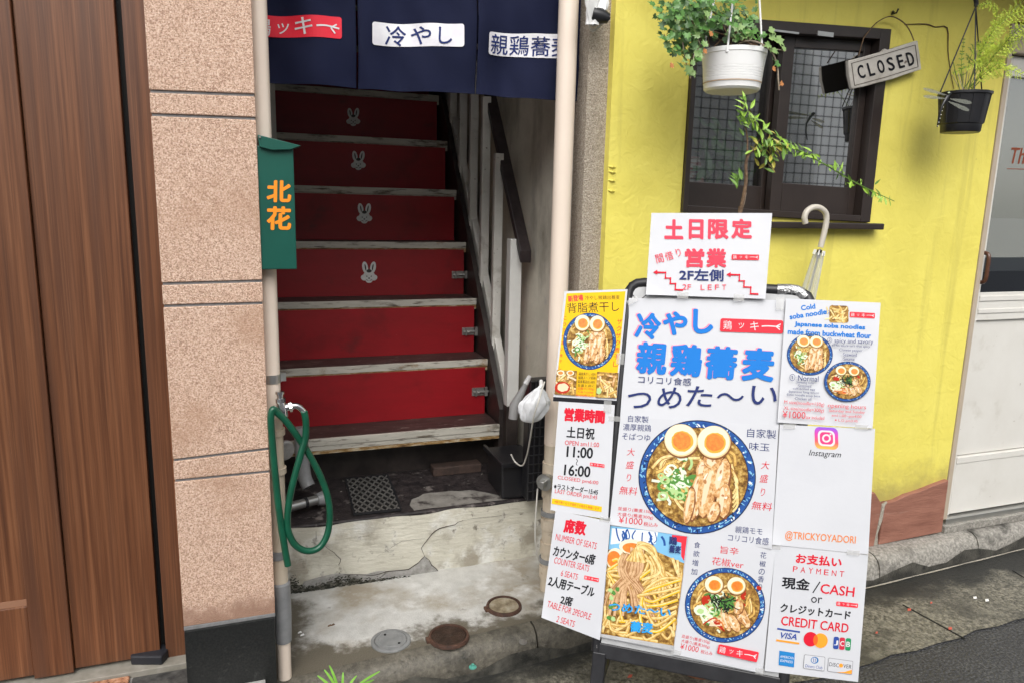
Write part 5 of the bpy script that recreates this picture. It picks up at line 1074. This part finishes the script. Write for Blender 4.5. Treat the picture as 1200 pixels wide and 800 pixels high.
m_clear, _t, _b = _mat('clear_tape'); _b.inputs['Base Color'].default_value = (.62, .62, .60, 1); _b.inputs['Alpha'].default_value = .38; _b.inputs['Roughness'].default_value = .18
for (px, py, w, h, a, o_) in ((741, 352.5, 13, 6, -30, .017), (914, 356, 9, 14, 2, .0158), (720, 490, 14, 6, 4, .0190), (909, 640, 12, 6, 6, .0125), (1010, 500, 16, 6, 4, .0162), (925, 499, 14, 6, 3, .0160), (1000, 647, 15, 6, 6, .0150), (712, 476, 9, 14, 3, .0190), (709, 608, 13, 6, 8, .0205), (792, 764, 12, 6, 10, .0120), (890, 786, 10, 7, 8, .0120), (800, 346, 13, 8, 2, .0190), (866, 349, 13, 8, 2, .0190), (727, 420, 9, 13, 5, .0168)):
    c_, n_ = math.cos(RAD(a)), math.sin(RAD(a)); mb = MB(); mb.grid(lambda u, v: brd(px+(u-.5)*w*c_-(v-.5)*h*n_, py+(u-.5)*w*n_+(v-.5)*h*c_, o_-.003*(u-.5)**2), 4, 2, m_clear); obj('tape', mb, sg)
# ------------------------------------------------------------------ hanging pots, closed sign, umbrella, dragonfly
wp = thing('hanging_pot', 'white plastic hanging pot with ribbed sides in front of the brown window', 'plant pot', atY(857, 80, 1.80))
WY = 1.80; c0 = atY(857, 108, WY); ct = atY(858.5, 60, WY); rb = abs(atY(891.5, 104, WY)[0]-atY(823.5, 104, WY)[0])/2*.80; rt_ = abs(atY(896, 57, WY)[0]-atY(820.5, 57, WY)[0])/2*.835
hh = ct[2]-c0[2]; prof = [(0, .004), (rb*.92, 0), (rb, .006), (rb+.001, hh*.17), (rb*1.025, hh*.185)]
for k in range(5): q = .3+.06*k; rr_ = rb+(rt_-rb)*.9*q; prof += [(rr_, hh*q), (rr_-.0012, hh*(q+.008)), (rr_, hh*(q+.016))]
prof += [(rb+(rt_-rb)*.85, hh*.87), (rt_, hh*.885), (rt_, hh*.985), (rt_-.003, hh), (rt_-.008, hh*.97), (rt_-.012, hh*.7)]
mb = MB(); mb.lathe(c0, prof, m_whitep, 48); obj('pot', mb, wp)
mb = MB(); mb.lathe(c0, [(rb+.0016, hh*.182), (rb*1.025+.0009, hh*.188), (rb*1.025+.0006, hh*.215)], m_stain, 48); obj('stain_line', mb, wp)
mb = MB(); mb.lathe(c0, [(rt_-.012, hh*.86), (rt_*.5, hh*.9), (0, hh*.92)], m_soil, 30); obj('soil', mb, wp)
hk = np.array((c0[0], WY, 2.359))
for (px, py, dy) in ((852.5, 58, -rt_*.9), (893, 55, .0), (826, 50, rt_*.6)):
    a = atY(px, py, WY+dy*.7); mb = MB(); mb.tube([a+np.array((0, 0, -.008)), a, hk], [.004, .0028, .0025], m_whitep, 8); mb.lathe(a, [(.0, -.010), (.006, -.007), (.006, .004), (0, .008)], m_whitep, 12); obj('hanger', mb, wp)
def leaf(mb, p, size, m, nrm, shape='oval', roll=None):
    nrm = _n(nrm); a = np.cross(nrm, (0, 0, 1.)); a = _n(a) if np.linalg.norm(a) > .05 else np.array((1., 0, 0)); b = np.cross(nrm, a)
    t = random.uniform(0, 6.28) if roll is None else roll; u = a*math.cos(t)+b*math.sin(t); w = -a*math.sin(t)+b*math.cos(t)
    if shape == 'ivy': pts = [(0, -.35), (.28, -.5), (.55, -.12), (.38, .05), (.5, .42), (.17, .35), (0, .85), (-.17, .35), (-.5, .42), (-.38, .05), (-.55, -.12), (-.28, -.5)]
    else: pts = [(0, -.55), (.13, -.35), (.19, -.05), (.15, .25), (.06, .52), (0, .78), (-.06, .52), (-.15, .25), (-.19, -.05), (-.13, -.35)]
    P_ = [np.array(p)+size*(x*u+y*w)+nrm*size*(.10*abs(x)*2-.14*y*y) for x, y in pts]
    c_ = np.array(p)-nrm*size*.05; n_ = len(P_)
    mb.add(P_+[c_], [(i, (i+1) % n_, n_) for i in range(n_)], m, True)
rl = random.Random(5)
iv = thing('ivy_plant', 'bushy green ivy trailing over the left side of the white hanging pot', 'plant', c0+np.array((0, 0, hh)))
fo_ = MB(); st_ = MB()
clus = [((818, 18), 26, 17, 130), ((795, 14), 18, 14, 90), ((808, 44), 14, 13, 60), ((838, 26), 24, 13, 80), ((799, 60), 10, 10, 22), ((873, 24), 12, 9, 26), ((885, 42), 9, 6, 12), ((800, 34), 14, 12, 50), ((862, 38), 10, 6, 16), ((835, 0), 30, 10, 60)]
for (c, sx, sy, n_) in clus:
    for k in range(int(n_*1.25)):
        px, py = c[0]+max(-1.7, min(1.7, rl.gauss(0, .75)))*sx, c[1]+max(-1.7, min(1.7, rl.gauss(0, .75)))*sy; y = WY+rl.uniform(-.10, .12)
        if py > 52 and 828 < px < 893: continue
        m = rl.choice([ivy1, ivy1, ivy1, ivy2, ivy3, ivy3]); 
        leaf(fo_, atY(px, py, y), rl.uniform(.010, .020), m, (rl.gauss(-.1, .5), -1, rl.gauss(.6, .5)), 'ivy')
def trail(pts, r, lv, m=m_twig, ls=.016, mats=(ivy1, ivy2)):
    P3 = spline([atY(x, y, d) for x, y, d in pts], 6); st_.tube(P3, r, m, 6)
    for k in range(lv):
        p = P3[rl.randrange(len(P3))]; leaf(fo_, p+np.array((rl.uniform(-.012, .012), -.006, rl.uniform(-.012, .012))), rl.uniform(.8, 1.3)*ls, rl.choice(mats), (rl.gauss(0, .5), -1, rl.gauss(.4, .4)), 'ivy')
trail([(822, 55, 1.74), (815, 62, 1.72), (812, 74, 1.70), (809, 92, 1.70)], .0018, 8); trail([(800, 50, 1.72), (803, 70, 1.72), (806, 80, 1.72), (809, 90, 1.71)], .0015, 4); trail([(822, 56, 1.73), (818, 46, 1.72), (817, 38, 1.72)], .0018, 1)
trail([(865, 52, 1.76), (878, 48, 1.72), (893, 52, 1.72), (905, 62, 1.72), (911, 78, 1.72), (912, 92, 1.72), (913, 106, 1.72)], .002, 2); trail([(893, 54, 1.72), (910, 58, 1.72), (921, 60, 1.72)], .0014, 2)
trail([(870, 52, 1.76), (874, 40, 1.74), (872, 28, 1.74)], .0014, 5, m_bark); trail([(880, 46, 1.75), (878, 34, 1.74), (881, 20, 1.74)], .0014, 5, m_bark); trail([(778, 40, 1.74), (783, 55, 1.74), (786, 66, 1.74)], .001, 4, m_bark)
for (px, py, s_) in ((905, 44, .024), (913, 48, .027), (900, 53, .02), (908, 60, .018), (904, 36, .02), (826, 52, .018), (820, 66, .018), (816, 70, .016)): leaf(fo_, atY(px, py, 1.70), s_, ivy2, (0, -1, .4), 'ivy')
for (px, py) in ((907, 81), (916, 98), (833, 40), (787, 77), (826, 60)): leaf(fo_, atY(px, py, 1.70), .014, drym, (.2, -1, .2), 'ivy')
for k in range(10): a_ = atY(rl.uniform(825, 890), 55, WY); st_.tube([a_, atY(rl.uniform(805, 870), rl.uniform(10, 40), WY+rl.uniform(-.06, .06))], .0016, m_bark, 6)
obj('foliage', fo_, iv); obj('stems', st_, iv)

BYY = 1.90
bp_ = thing('hanging_pot', 'black plastic hanging pot with ridged sides beside the cream door', 'plant pot', atY(1130, 130, BYY))
c1 = atY(1125.5, 156, BYY); tt = atY(1130, 109, BYY); rb = abs(atY(1149, 155, BYY)[0]-atY(1100, 155, BYY)[0])/2*.64; rt2 = abs(atY(1163, 110, BYY)[0]-atY(1097, 110, BYY)[0])/2*.64; h2 = tt[2]-c1[2]
c1 = np.array(((c1[0]+tt[0])/2, BYY, c1[2]))
mb = MB(); mb.lathe(c1, [(0, .002), (rb*.95, 0), (rb, .004), (rb*1.03, h2*.2), (rb*1.10, h2*.22), (rt2*.95, h2*.93), (rt2*1.02, h2*.935), (rt2*1.02, h2), (rt2*.94, h2), (rt2*.88, h2*.7)], m_blackp, 12)
for k in range(12):
    a_ = 2*math.pi*k/12; d_ = np.array((math.cos(a_), math.sin(a_), 0)); mb.tube([c1+d_*rb*1.09+(0, 0, h2*.23), c1+d_*rt2*.95+(0, 0, h2*.92)], .0018, m_blackp, 6)
obj('pot', mb, bp_)
mb = MB(); mb.lathe(c1, [(rt2*.88, h2*.82), (0, h2*.86)], m_soil, 24); obj('soil', mb, bp_)
kh = atY(1143.5, 8, BYY)
for (px, py, dy) in ((1102, 108, .0), (1142, 108, -rt2*.8), (1150.5, 107, rt2*.5)):
    mb = MB(); mb.tube([atY(px, py, BYY+dy), kh], .0022, m_blackp, 8); obj('hanger', mb, bp_)
mb = MB(); mb.tube([kh, kh+(0, 0, .012), kh+(-.008, 0, .028), kh+(0, 0, .045), kh+(.004, .02, .05)], [.006, .007, .006, .005, .004], m_blackp, 10, smooth_path=4); obj('hook', mb, bp_)
mb = MB(); mb.tube([kh+(0, 0, .045), (kh[0], BYY, 2.36)], .003, m_blackp, 8); obj('hook_rod', mb, bp_)
fn = thing('fern_plant', 'feathery bright yellow green fern growing out of the black hanging pot', 'plant', c1+np.array((0, 0, h2)))
fl = MB(); fs_ = MB()
def frond(pts, w, n_, m, droop=.3):
    P3 = spline([np.array(atY(x, y, d)) for x, y, d in pts], 10); fs_.tube(P3, [.0014, .0006], fern2, 5); N_ = len(P3)
    for k in range(n_):
        f_ = (k+.5)/n_; p = P3[min(N_-1, int((.22+.78*f_)*(N_-1)))]; d = _n(P3[min(N_-1, int((.22+.78*f_)*(N_-1))+1)]-P3[max(0, int((.22+.78*f_)*(N_-1))-1)])
        for sgn in (-1, 1, -1, 1):
            sd = _n(np.cross(d, (0.1, -1, .1)))*sgn; ln = w*(1-.75*f_)*rl.uniform(.7, 1.15)
            e = p+sd*ln+d*ln*.55+np.array((0, rl.uniform(-.3, .3)*ln, -droop*ln))
            for q in range(7):
                r0 = p+(e-p)*q/7; t2 = _n(e-p); s2 = _n(np.cross(t2, (0, -1, 0)))*(1 if q % 2 else -1); tip = r0+(t2*.8+s2*.8)*ln*.24+np.array((0, rl.uniform(-.004, .004), 0)); wv = np.cross(_n(tip-r0), (0, 1., 0))*.0019
                fl.add([r0-wv, r0+wv, tip], [(0, 1, 2)], m)
            wv = np.cross(_n(e-p), (0, 1., 0))*.0009; fl.add([p-wv, p+wv, e], [(0, 1, 2)], m)
for (pts, w, n_, m) in (([(1135, 104, 1.9), (1150, 60, 1.88), (1175, 25, 1.84), (1215, 8, 1.80)], .045, 24, fern1), ([(1138, 104, 1.9), (1160, 70, 1.86), (1190, 48, 1.82), (1230, 50, 1.78)], .05, 24, fern1), ([(1132, 104, 1.9), (1150, 62, 1.9), (1168, 20, 1.88), (1160, 5, 1.86), (1148, 8, 1.86)], .03, 20, fern1),
                        ([(1140, 104, 1.9), (1165, 82, 1.86), (1190, 84, 1.82), (1215, 100, 1.8)], .032, 18, fern1), ([(1130, 104, 1.9), (1145, 80, 1.87), (1150, 72, 1.85), (1135, 78, 1.83), (1117, 86, 1.82)], .022, 16, fern1), ([(1136, 104, 1.9), (1166, 40, 1.92), (1195, 5, 1.9), (1220, -15, 1.9)], .045, 22, fern1),
                        ([(1128, 104, 1.9), (1127, 70, 1.9), (1130, 45, 1.9)], .02, 9, fern2), ([(1130, 104, 1.92), (1140, 62, 1.95), (1162, 52, 1.95), (1180, 62, 1.95)], .03, 16, fern2), ([(1134, 104, 1.88), (1152, 88, 1.85), (1172, 74, 1.82), (1183, 88, 1.8)], .026, 14, fern1), ([(1136, 104, 1.9), (1170, 60, 1.83), (1200, 30, 1.78), (1240, 20, 1.75)], .05, 24, fern1)):
    frond(pts, w, n_, m)
for k in range(14): a_ = rl.uniform(-12, 14); fs_.tube([atY(1130+a_*.6, 106, BYY+rl.uniform(-.03, .03)), atY(1130+a_*1.6+rl.uniform(-4, 4), rl.uniform(58, 88), BYY+rl.uniform(-.05, .05))], .0011, rl.choice([m_twig, fern2]), 5)
obj('foliage', fl, fn); obj('stems', fs_, fn)
# dragonfly ornament
df = thing('dragonfly_ornament', 'dark dragonfly ornament with grey wings clipped to the rim of the black pot', 'ornament', atY(1112, 112, 1.80))
DFY = BYY-rt2*1.04
mb = MB(); mb.tube([atY(1113, 109, DFY), atY(1109, 115, DFY-.004), atY(1104, 124, DFY-.004), atY(1100.5, 136, DFY), atY(1098.5, 149, DFY+.006)], [.005, .006, .004, .003, .002], m_blackp, 10); mb.lathe(atY(1112.5, 110, DFY-.003), [(0, -.006), (.006, -.002), (.006, .003), (0, .006)], m_blackp, 12); body = obj('body', mb, df)
for k in range(8):
    mb = MB(); f_ = k/7; p = atY(1108-9*f_, 117+31*f_, DFY-.006+.008*f_); mb.lathe(p, [(0, -.0018), (.0018, 0), (0, .0018)], m_whitep, 8); obj('white_dot', mb, body)
mb = MB(); mb.lathe(atY(1112, 109, DFY-.008), [(0, -.004), (.004, 0), (0, .004)], flat('pale_green', (.55, .66, .45), .4), 10); obj('eyes', mb, body)
m_wing, _t, _b = _mat('gauze_wing'); _b.inputs['Base Color'].default_value = (.26, .27, .23, 1); _b.inputs['Alpha'].default_value = .42; _b.inputs['Roughness'].default_value = .35
for (a, b, w) in (((1110, 112), (1082, 104), 5), ((1109, 116), (1082, 113), 5), ((1113, 116), (1139, 121), 6), ((1111, 119), (1136, 130), 6)):
    mb = MB(); pts = []; a_, b_ = np.array(a, float), np.array(b, float); d = _n(b_-a_); n2 = np.array((-d[1], d[0])); l = np.linalg.norm(b_-a_)
    for k in range(20): t_ = 2*math.pi*k/20; x = .5-.5*math.cos(t_); pts.append(a_+d*l*x+n2*w*.5*math.sin(t_)*(.35+.75*x))
    mb.prism([atY(p[0], p[1], DFY-.006-.0006*abs(p[0]-1111)) for p in pts], (0, .0006, 0), m_wing); obj('wing', mb, df)

# closed sign
CY = 2.045
cs = thing('closed_sign', 'tilted white wooden sign with black capital letters hung on the yellow wall', 'sign', atY(1037, 76, CY))
mb = MB(); q = [(994, 71), (1013, 66.5), (1034, 60.5), (1037.5, 57), (1041, 58.5), (1058, 53), (1075.5, 47.5), (1078, 64), (1080, 81.5), (1060, 88), (1046, 93), (1030, 97), (1012, 102), (998.5, 104.5), (995, 88)]
m_worn = noisy('worn_white_wood', [(.3, (.44, .41, .37)), (.7, (.58, .55, .50))], 9, .6, .5, 30, dirt=[((.12, .09, .07), 18, .64, .72), ((.34, .31, .27), 7, .5, .7)], bdist=.002, stretch=(1, 1, 3))
mb.prism([atY(*p, CY) for p in q], (0, .014, 0), m_worn); obj('board', mb, cs, .003)
mb = MB(); mb.prism([np.array(atY(*p, CY))*1.0+np.array((0, .0142, 0)) for p in q], (0, .002, 0), flat('dark_wood_back', (.03, .025, .02), .7)); obj('back', mb, cs)
mb = MB(); ins = [(998, 74.5), (1036, 63.8), (1072.5, 53), (1076, 78.5), (1040, 90), (1001.5, 100.5)]
for a, b in zip(ins, ins[1:]+ins[:1]): mb.bar(atY(*a, CY-.0008), atY(*b, CY-.0008), .0022, .0014, flat('worn_edge', (.10, .085, .07), .6), (0, -1, 0))
obj('border', mb, cs)
P = Print(lambda px, py, h: atY(px, py, CY-h), .001)
for k, s in enumerate('CLOSED'): P.text('lettering', black, s, 1009.2+11.55*k, 84.4-3.05*k, 8.2 if s not in 'EL' else 7.2, 16, -15, .03)
P.build(cs)
mb = MB(); mb.tube([atY(1021, 33, 2.068), atY(1030, 25, 2.06), atY(1044, 19.5, 2.05), atY(1058, 26, 2.05), atY(1066, 36, 2.05), atY(1071, 48, CY-.002)], .002, m_bark, 6, smooth_path=5); mb.tube([atY(1021, 33, 2.068), atY(1012, 45, 2.06), atY(1006, 66, CY-.002)], .002, m_bark, 6); obj('cord', mb, cs)
mb = MB(); p = atY(1044.5, 17, YY); mb.tube([p+(0, .01, 0), p+(0, -.022, .0), p+(0, -.028, .012)], .003, m_blackm, 8); mb.lathe(p+np.array((0, -.006, .006)), [(0, -.006), (.006, 0), (0, .006)], m_blackm, 10); tag(obj('wall_hook', mb), 'small black hook in the yellow wall holding the closed sign cord', 'hook')
mb = MB(); mb.tube([atY(x, y, YY-.003) for x, y in ((1060, 29), (1085, 28.5), (1096, 32), (1110, 33), (1111, 60), (1114, 85), (1118, 105))], [.0012, .0022, .0016, .0024, .0016, .0014, .001], m_bark, 6, smooth_path=3); tag(obj('dry_tendril', mb), 'thin dry brown tendril on the yellow wall above the black pot', 'tendril')

# clear umbrella
um = thing('umbrella', 'closed clear plastic umbrella with a beige crook handle leaning on the yellow wall', 'umbrella', atY(952, 420, 1.98))
UY = 1.965; dU = lambda y: UY+(y-250)*.0000
mb = MB(); mb.tube([atY(944, 262, UY), atY(942.8, 255, UY), atY(945.5, 248, UY), atY(952, 243.5, UY), atY(960, 243.6, UY), atY(967, 249, UY), atY(968.5, 258, UY), atY(966, 272, UY), atY(961.5, 290, UY)], .0095, flat('beige_plastic', (.55, .51, .44), .35), 14, smooth_path=6); obj('handle', mb, um)
top = atY(961, 292, UY); tipv = np.array((top[0]-.16, 2.045, .115)); axd = _n(tipv-top); Ln = np.linalg.norm(tipv-top)
mb = MB(); mb.tube([top, tipv], .004, m_steel, 10); mb.tube([top+axd*.003, top+axd*.03], .008, m_blackp, 10); obj('shaft', mb, um)
mcan = noisy('clear_vinyl', [(.3, (.58, .60, .60)), (.7, (.72, .74, .74))], 8, .2); _b = mcan.node_tree.nodes['Principled BSDF']; _b.inputs['Alpha'].default_value = .38
mb = MB(); u_ = _n(np.cross(axd, (0, 1., 0))); w_ = np.cross(axd, u_)
def canf(u, v):
    t_ = 2*math.pi*u; r_ = .72*(.014+.026*math.sin(math.pi*min(1, v*1.25+.08))**1.0 if v < .5 else .040*(1-v)*1.9+.004)*(1+.20*math.sin(8*t_)+.08*math.sin(3*t_+v*4)); return top+axd*(.012+v*(Ln-.05))+r_*(u_*math.cos(t_)+w_*math.sin(t_))
mb.grid(canf, 64, 20, mcan); obj('canopy', mb, um)
for k in range(8):
    t_ = 2*math.pi*k/8; d = u_*math.cos(t_)+w_*math.sin(t_); mb = MB(); mb.tube([top+axd*.004+d*.016, top+axd*.02+d*.018], .0022, m_whitep, 6); obj('rib_tip', mb, um)

# climbing plant behind the stand, its pot on the gutter behind the stand
vp = thing('vine_plant', 'young vine with a woody stem and a leafy shoot across the brown window', 'plant', atY(868, 260, 1.70))
VY = 1.72; sm_ = MB(); vf = MB()
base = np.array((atY(862, 300, VY)[0]-.02, VY, .13))
P3 = spline([base, base+(0, 0, .5), atY(865, 270, VY), atY(868, 248, VY), atY(874, 215, VY), atY(874.5, 190, VY), atY(880, 178, VY), atY(891, 174, VY)], 6); sm_.tube(P3, [.006, .006, .005, .004, .003], m_bark, 8)
b1 = spline([atY(874.5, 192, VY), atY(876, 165, VY), atY(872, 140, VY), atY(868, 115, VY)], 8); sm_.tube(b1, [.003, .0012], m_bark, 6)
b2 = spline([atY(880, 178, VY), atY(893, 158, VY), atY(886, 145, VY-.01), atY(878, 128, VY-.02)], 8); sm_.tube(b2, .0015, m_bark, 6)
b3 = spline([atY(888, 174, VY), atY(910, 170, VY-.02), atY(935, 176, VY-.03), atY(965, 192, VY-.04), atY(995, 210, VY-.05), atY(1022, 224, VY-.06), atY(1048, 236, VY-.06)], 8); sm_.tube(b3, [.0025, .0010], vin2, 6)
sm_.tube([atY(868, 250, VY), atY(872, 238, VY), atY(874, 226, VY)], .002, m_twig, 6)
def leaves(path, n_, s0, s1, mats, spread, f0=0):
    s0, s1 = s0*.86, s1*.86
    for k in range(n_):
        i = int((f0+(1-f0)*rl.random())*(len(path)-1)); p = path[i]+np.array((rl.gauss(0, spread), rl.uniform(-.02, .02), rl.gauss(-.3*spread, spread)))
        leaf(vf, p, rl.uniform(s0, s1), rl.choice(mats), (rl.gauss(0, .5), -1, rl.gauss(.5, .5)), 'oval', rl.uniform(2.2, 4.4))
leaves(b2, 34, .022, .034, [vin1, vin1, vin2], .012); leaves(b1, 22, .02, .03, [vin2, vin1], .012, .4); leaves(b3[:14], 40, .022, .034, [vin2, vin1, vin3], .016); leaves(b3[8:], 70, .018, .030, [vin1, vin1, vin1, vin2], .009)
leaves(spline([atY(889, 170, VY), atY(896, 185, VY), atY(905, 200, VY)], 6), 14, .024, .034, [vin2, vin3], .012)
leaves(spline([atY(862, 200, VY), atY(860, 225, VY)], 6), 6, .026, .036, [vin2, vin2], .01)
obj('stem', sm_, vp); obj('foliage', vf, vp)
vt = thing('planter', 'brown clay planter with the young vine hidden behind the sign stand', 'planter', base-(0, 0, .125))
mb = MB(); mb.lathe(base-np.array((0, 0, .124)), [(0, 0), (.055, 0), (.075, .12), (.083, .12), (.083, .14), (.072, .14), (.068, .12), (0, .122)], noisy('clay', [(.3, (.25, .10, .05)), (.7, (.34, .15, .08))], 20, .8), 28); obj('pot', mb, vt)

# weed at the pavement edge
wd = MB(); g0 = atZ(398, 822, ZP)
for (dx, tip, y0) in ((0, (372, 791), 0), (.004, (386, 779), 0), (.006, (402, 787), .0), (.008, (418, 791), 0), (.01, (445, 786), 0), (.004, (380, 784), 0), (.01, (438, 796), 0), (.0, (366, 800), 0)):
    a = np.array(g0)+(dx, 0, 0); e = np.array(atY(*tip, g0[1]+.015)); mid_ = (a+e)/2+np.array((0, -.004, .014)); P3 = spline([a, mid_, e], 6); N_ = len(P3)
    L_ = []; 
    for i, p in enumerate(P3): d = _n(P3[min(N_-1, i+1)]-P3[max(0, i-1)]); s_ = _n(np.cross(d, (0, -1., .3)))*.0032*math.sin(math.pi*(i+.8)/(N_+.8))**.7; L_ += [p-s_, p+s_]
    wd.add(L_, [(2*i, 2*i+1, 2*i+3, 2*i+2) for i in range(N_-1)], grs, True)
tag(obj('weed', wd), 'bright green grassy weed at the pavement edge by the pillar foot', 'weed')
# petals on the road
mb = MB(); m_pet = flat('red_petal', (.50, .10, .07), .6)
for (px, py) in ((1091, 706), (1113, 736), (1065, 714), (1027, 741), (785, 776), (738, 792), (1142, 700), (1156, 703)):
    p = atZ(px, py, .009); s_ = random.uniform(.006, .011); mb.prism([p+(-s_, -s_*.4, 0), p+(s_*.2, -s_*.7, .001), p+(s_, .1*s_, .003), p+(.1*s_, s_*.6, .001)], (0, 0, .0012), m_pet if py != 700 and py != 703 else m_whitep)
o = obj('petals', mb); tag(o, 'few fallen red petals scattered on the gutter and road', 'petals'); o['kind'] = 'stuff'

# plants and things inside the window
ip = thing('indoor_plant', 'dark green leafy houseplant inside the brown window at the left pane', 'plant', (1.55, YY+.4, 1.0))
lf = MB()
for k in range(110):
    px, py = rl.gauss(845, 20), rl.gauss(178, 22); 
    if py > 232 or py < 130: continue
    leaf(lf, atY(px, py, YY+.12+rl.uniform(0, .14)), rl.uniform(.035, .065), rl.choice([ind1, ind1, ivy3]), (rl.gauss(0, .5), -1, rl.gauss(.5, .5)), 'oval')
for (px, py) in ((822, 202), (862, 205), (858, 190), (830, 190), (870, 180)): leaf(lf, atY(px, py, YY+.115), .075, ind1, (rl.gauss(0, .3), -1, .3), 'oval', 3+rl.gauss(0, .4))
obj('foliage', lf, ip)
mb = MB(); pb = atY(848, 262, YY+.33); mb.lathe((pb[0], YY+.33, .9), [(0, 0), (.08, 0), (.11, pb[2]-.9), (.10, pb[2]-.9), (0, pb[2]-.92)], flat('brown_pot', (.06, .035, .02), .6), 20); mb.tube([(pb[0], YY+.33, pb[2]-.92+.9), atY(850, 180, YY+.33)], .006, m_bark, 6); obj('pot', mb, ip)
hb = thing('indoor_pot', 'dark hanging pot seen through the right window pane', 'plant pot', atY(938, 140, YY+.25))
mb = MB(); c = np.array(atY(936, 154, YY+.16)); mb.lathe(c, [(0, 0), (.06, 0), (.075, .125), (.08, .125), (.08, .14), (.07, .14), (.065, .11), (0, .11)], flat('dark_green_pot', (.02, .045, .035), .4), 24); obj('pot', mb, hb)
mb = MB()
for k in range(3): a_ = 2*math.pi*k/3+.4; mb.tube([c+(.075*math.cos(a_), .06*math.sin(a_), .13), c+(0, 0, .50)], .002, m_blackp, 6)
obj('hanger', mb, hb); lf = MB()
for k in range(60): p = c+np.array((rl.gauss(0, .05), rl.gauss(0.01, .025), .15+abs(rl.gauss(0, .12)))); leaf(lf, p, rl.uniform(.025, .05), rl.choice([ivy3, ind1]), (rl.gauss(0, .6), -1, rl.gauss(.3, .5)), 'oval')
obj('foliage', lf, hb)
mb = MB(); c = np.array(atY(806, 222, YY+.17)); c[2] -= .05
def sackf(u, v): t_ = 2*math.pi*u; r_ = (.055+.006*math.sin(5*t_))*(.25+.9*math.sin(math.pi*min(.62, .12+v*.5))); return c+np.array((r_*math.cos(t_), r_*.8*math.sin(t_), .22*(1-v)-.06))
mb.grid(sackf, 24, 12, noisy('red_white_cloth', [(.44, (.55, .50, .45)), (.5, (.30, .05, .045)), (.56, (.28, .05, .04)), (.6, (.52, .46, .42))], 9, .8, stretch=(.6, .6, 5)))
mb.tube([c+(0, 0, -.06), (c[0], c[1], .9)], [.05, .05], m_dark, 12)
tag(obj('cloth_bundle', mb), 'red and white patterned cloth bundle inside the window at its lower left corner', 'cloth')
# shop interior bits behind the door glass
mb = MB(); 
c = atY(1193, 95, YY+.45); mb.lathe(c, [(0, -.05), (.05, -.03), (.06, .04), (0, .06)], flat('pale_lantern', (.62, .64, .66), .5), 20); mb.tube([c, c+(0, 0, .4)], .003, m_blackp, 6); tag(obj('lantern', mb), 'pale round lantern hanging inside the cream door glass', 'lantern')
mb = MB()
for (px, py, r0, h0, cl_) in ((1191, 235, .05, .14, (.55, .55, .56)), (1204, 232, .055, .12, (.42, .22, .16)), (1212, 240, .04, .18, (.2, .3, .28))):
    c = atY(px, py, YY+.35); mb.lathe(c, [(0, 0), (r0*.7, 0), (r0, h0*.5), (r0*.5, h0*.85), (r0*.55, h0), (0, h0)], flat('vase', cl_, .35), 20)
mb.box(2.75, 3.6, YY+.28, YY+.5, .9, atY(1191, 236, YY+.35)[2], m_dark)
tag(obj('display_counter', mb), 'dark counter with vases inside the shop behind the cream door', 'counter')
#@@OPPOSITE
# house across the lane (only mirrored in the glass)
m_grout2 = flat('tile_grout', (.05, .05, .05), .8)
op = thing('opposite_house', 'grey tiled house across the lane mirrored in the window glass', 'house', (1.5, -5.6, 0))
mb = MB(); mb.box(-7, 11, -6.2, -5.6, 0, 4.4, m_grout2)
m_otile = noisy('opposite_tile', [(.3, (.70, .70, .68)), (.7, (.80, .80, .78))], 2, .5)
for i in range(112):
    for j in range(29):
        x = -6.9+.16*i; z = .05+.15*j; mb.face([(x, -5.595, z), (x, -5.595, z+.135), (x+.142, -5.595, z+.135), (x+.142, -5.595, z)], m_otile)
obj('wall', mb, op)
mb = MB(); mb.box(-5.6, -3.4, -5.60, -5.56, 1.0, 2.4, m_frame)
obj('window', mb, op)
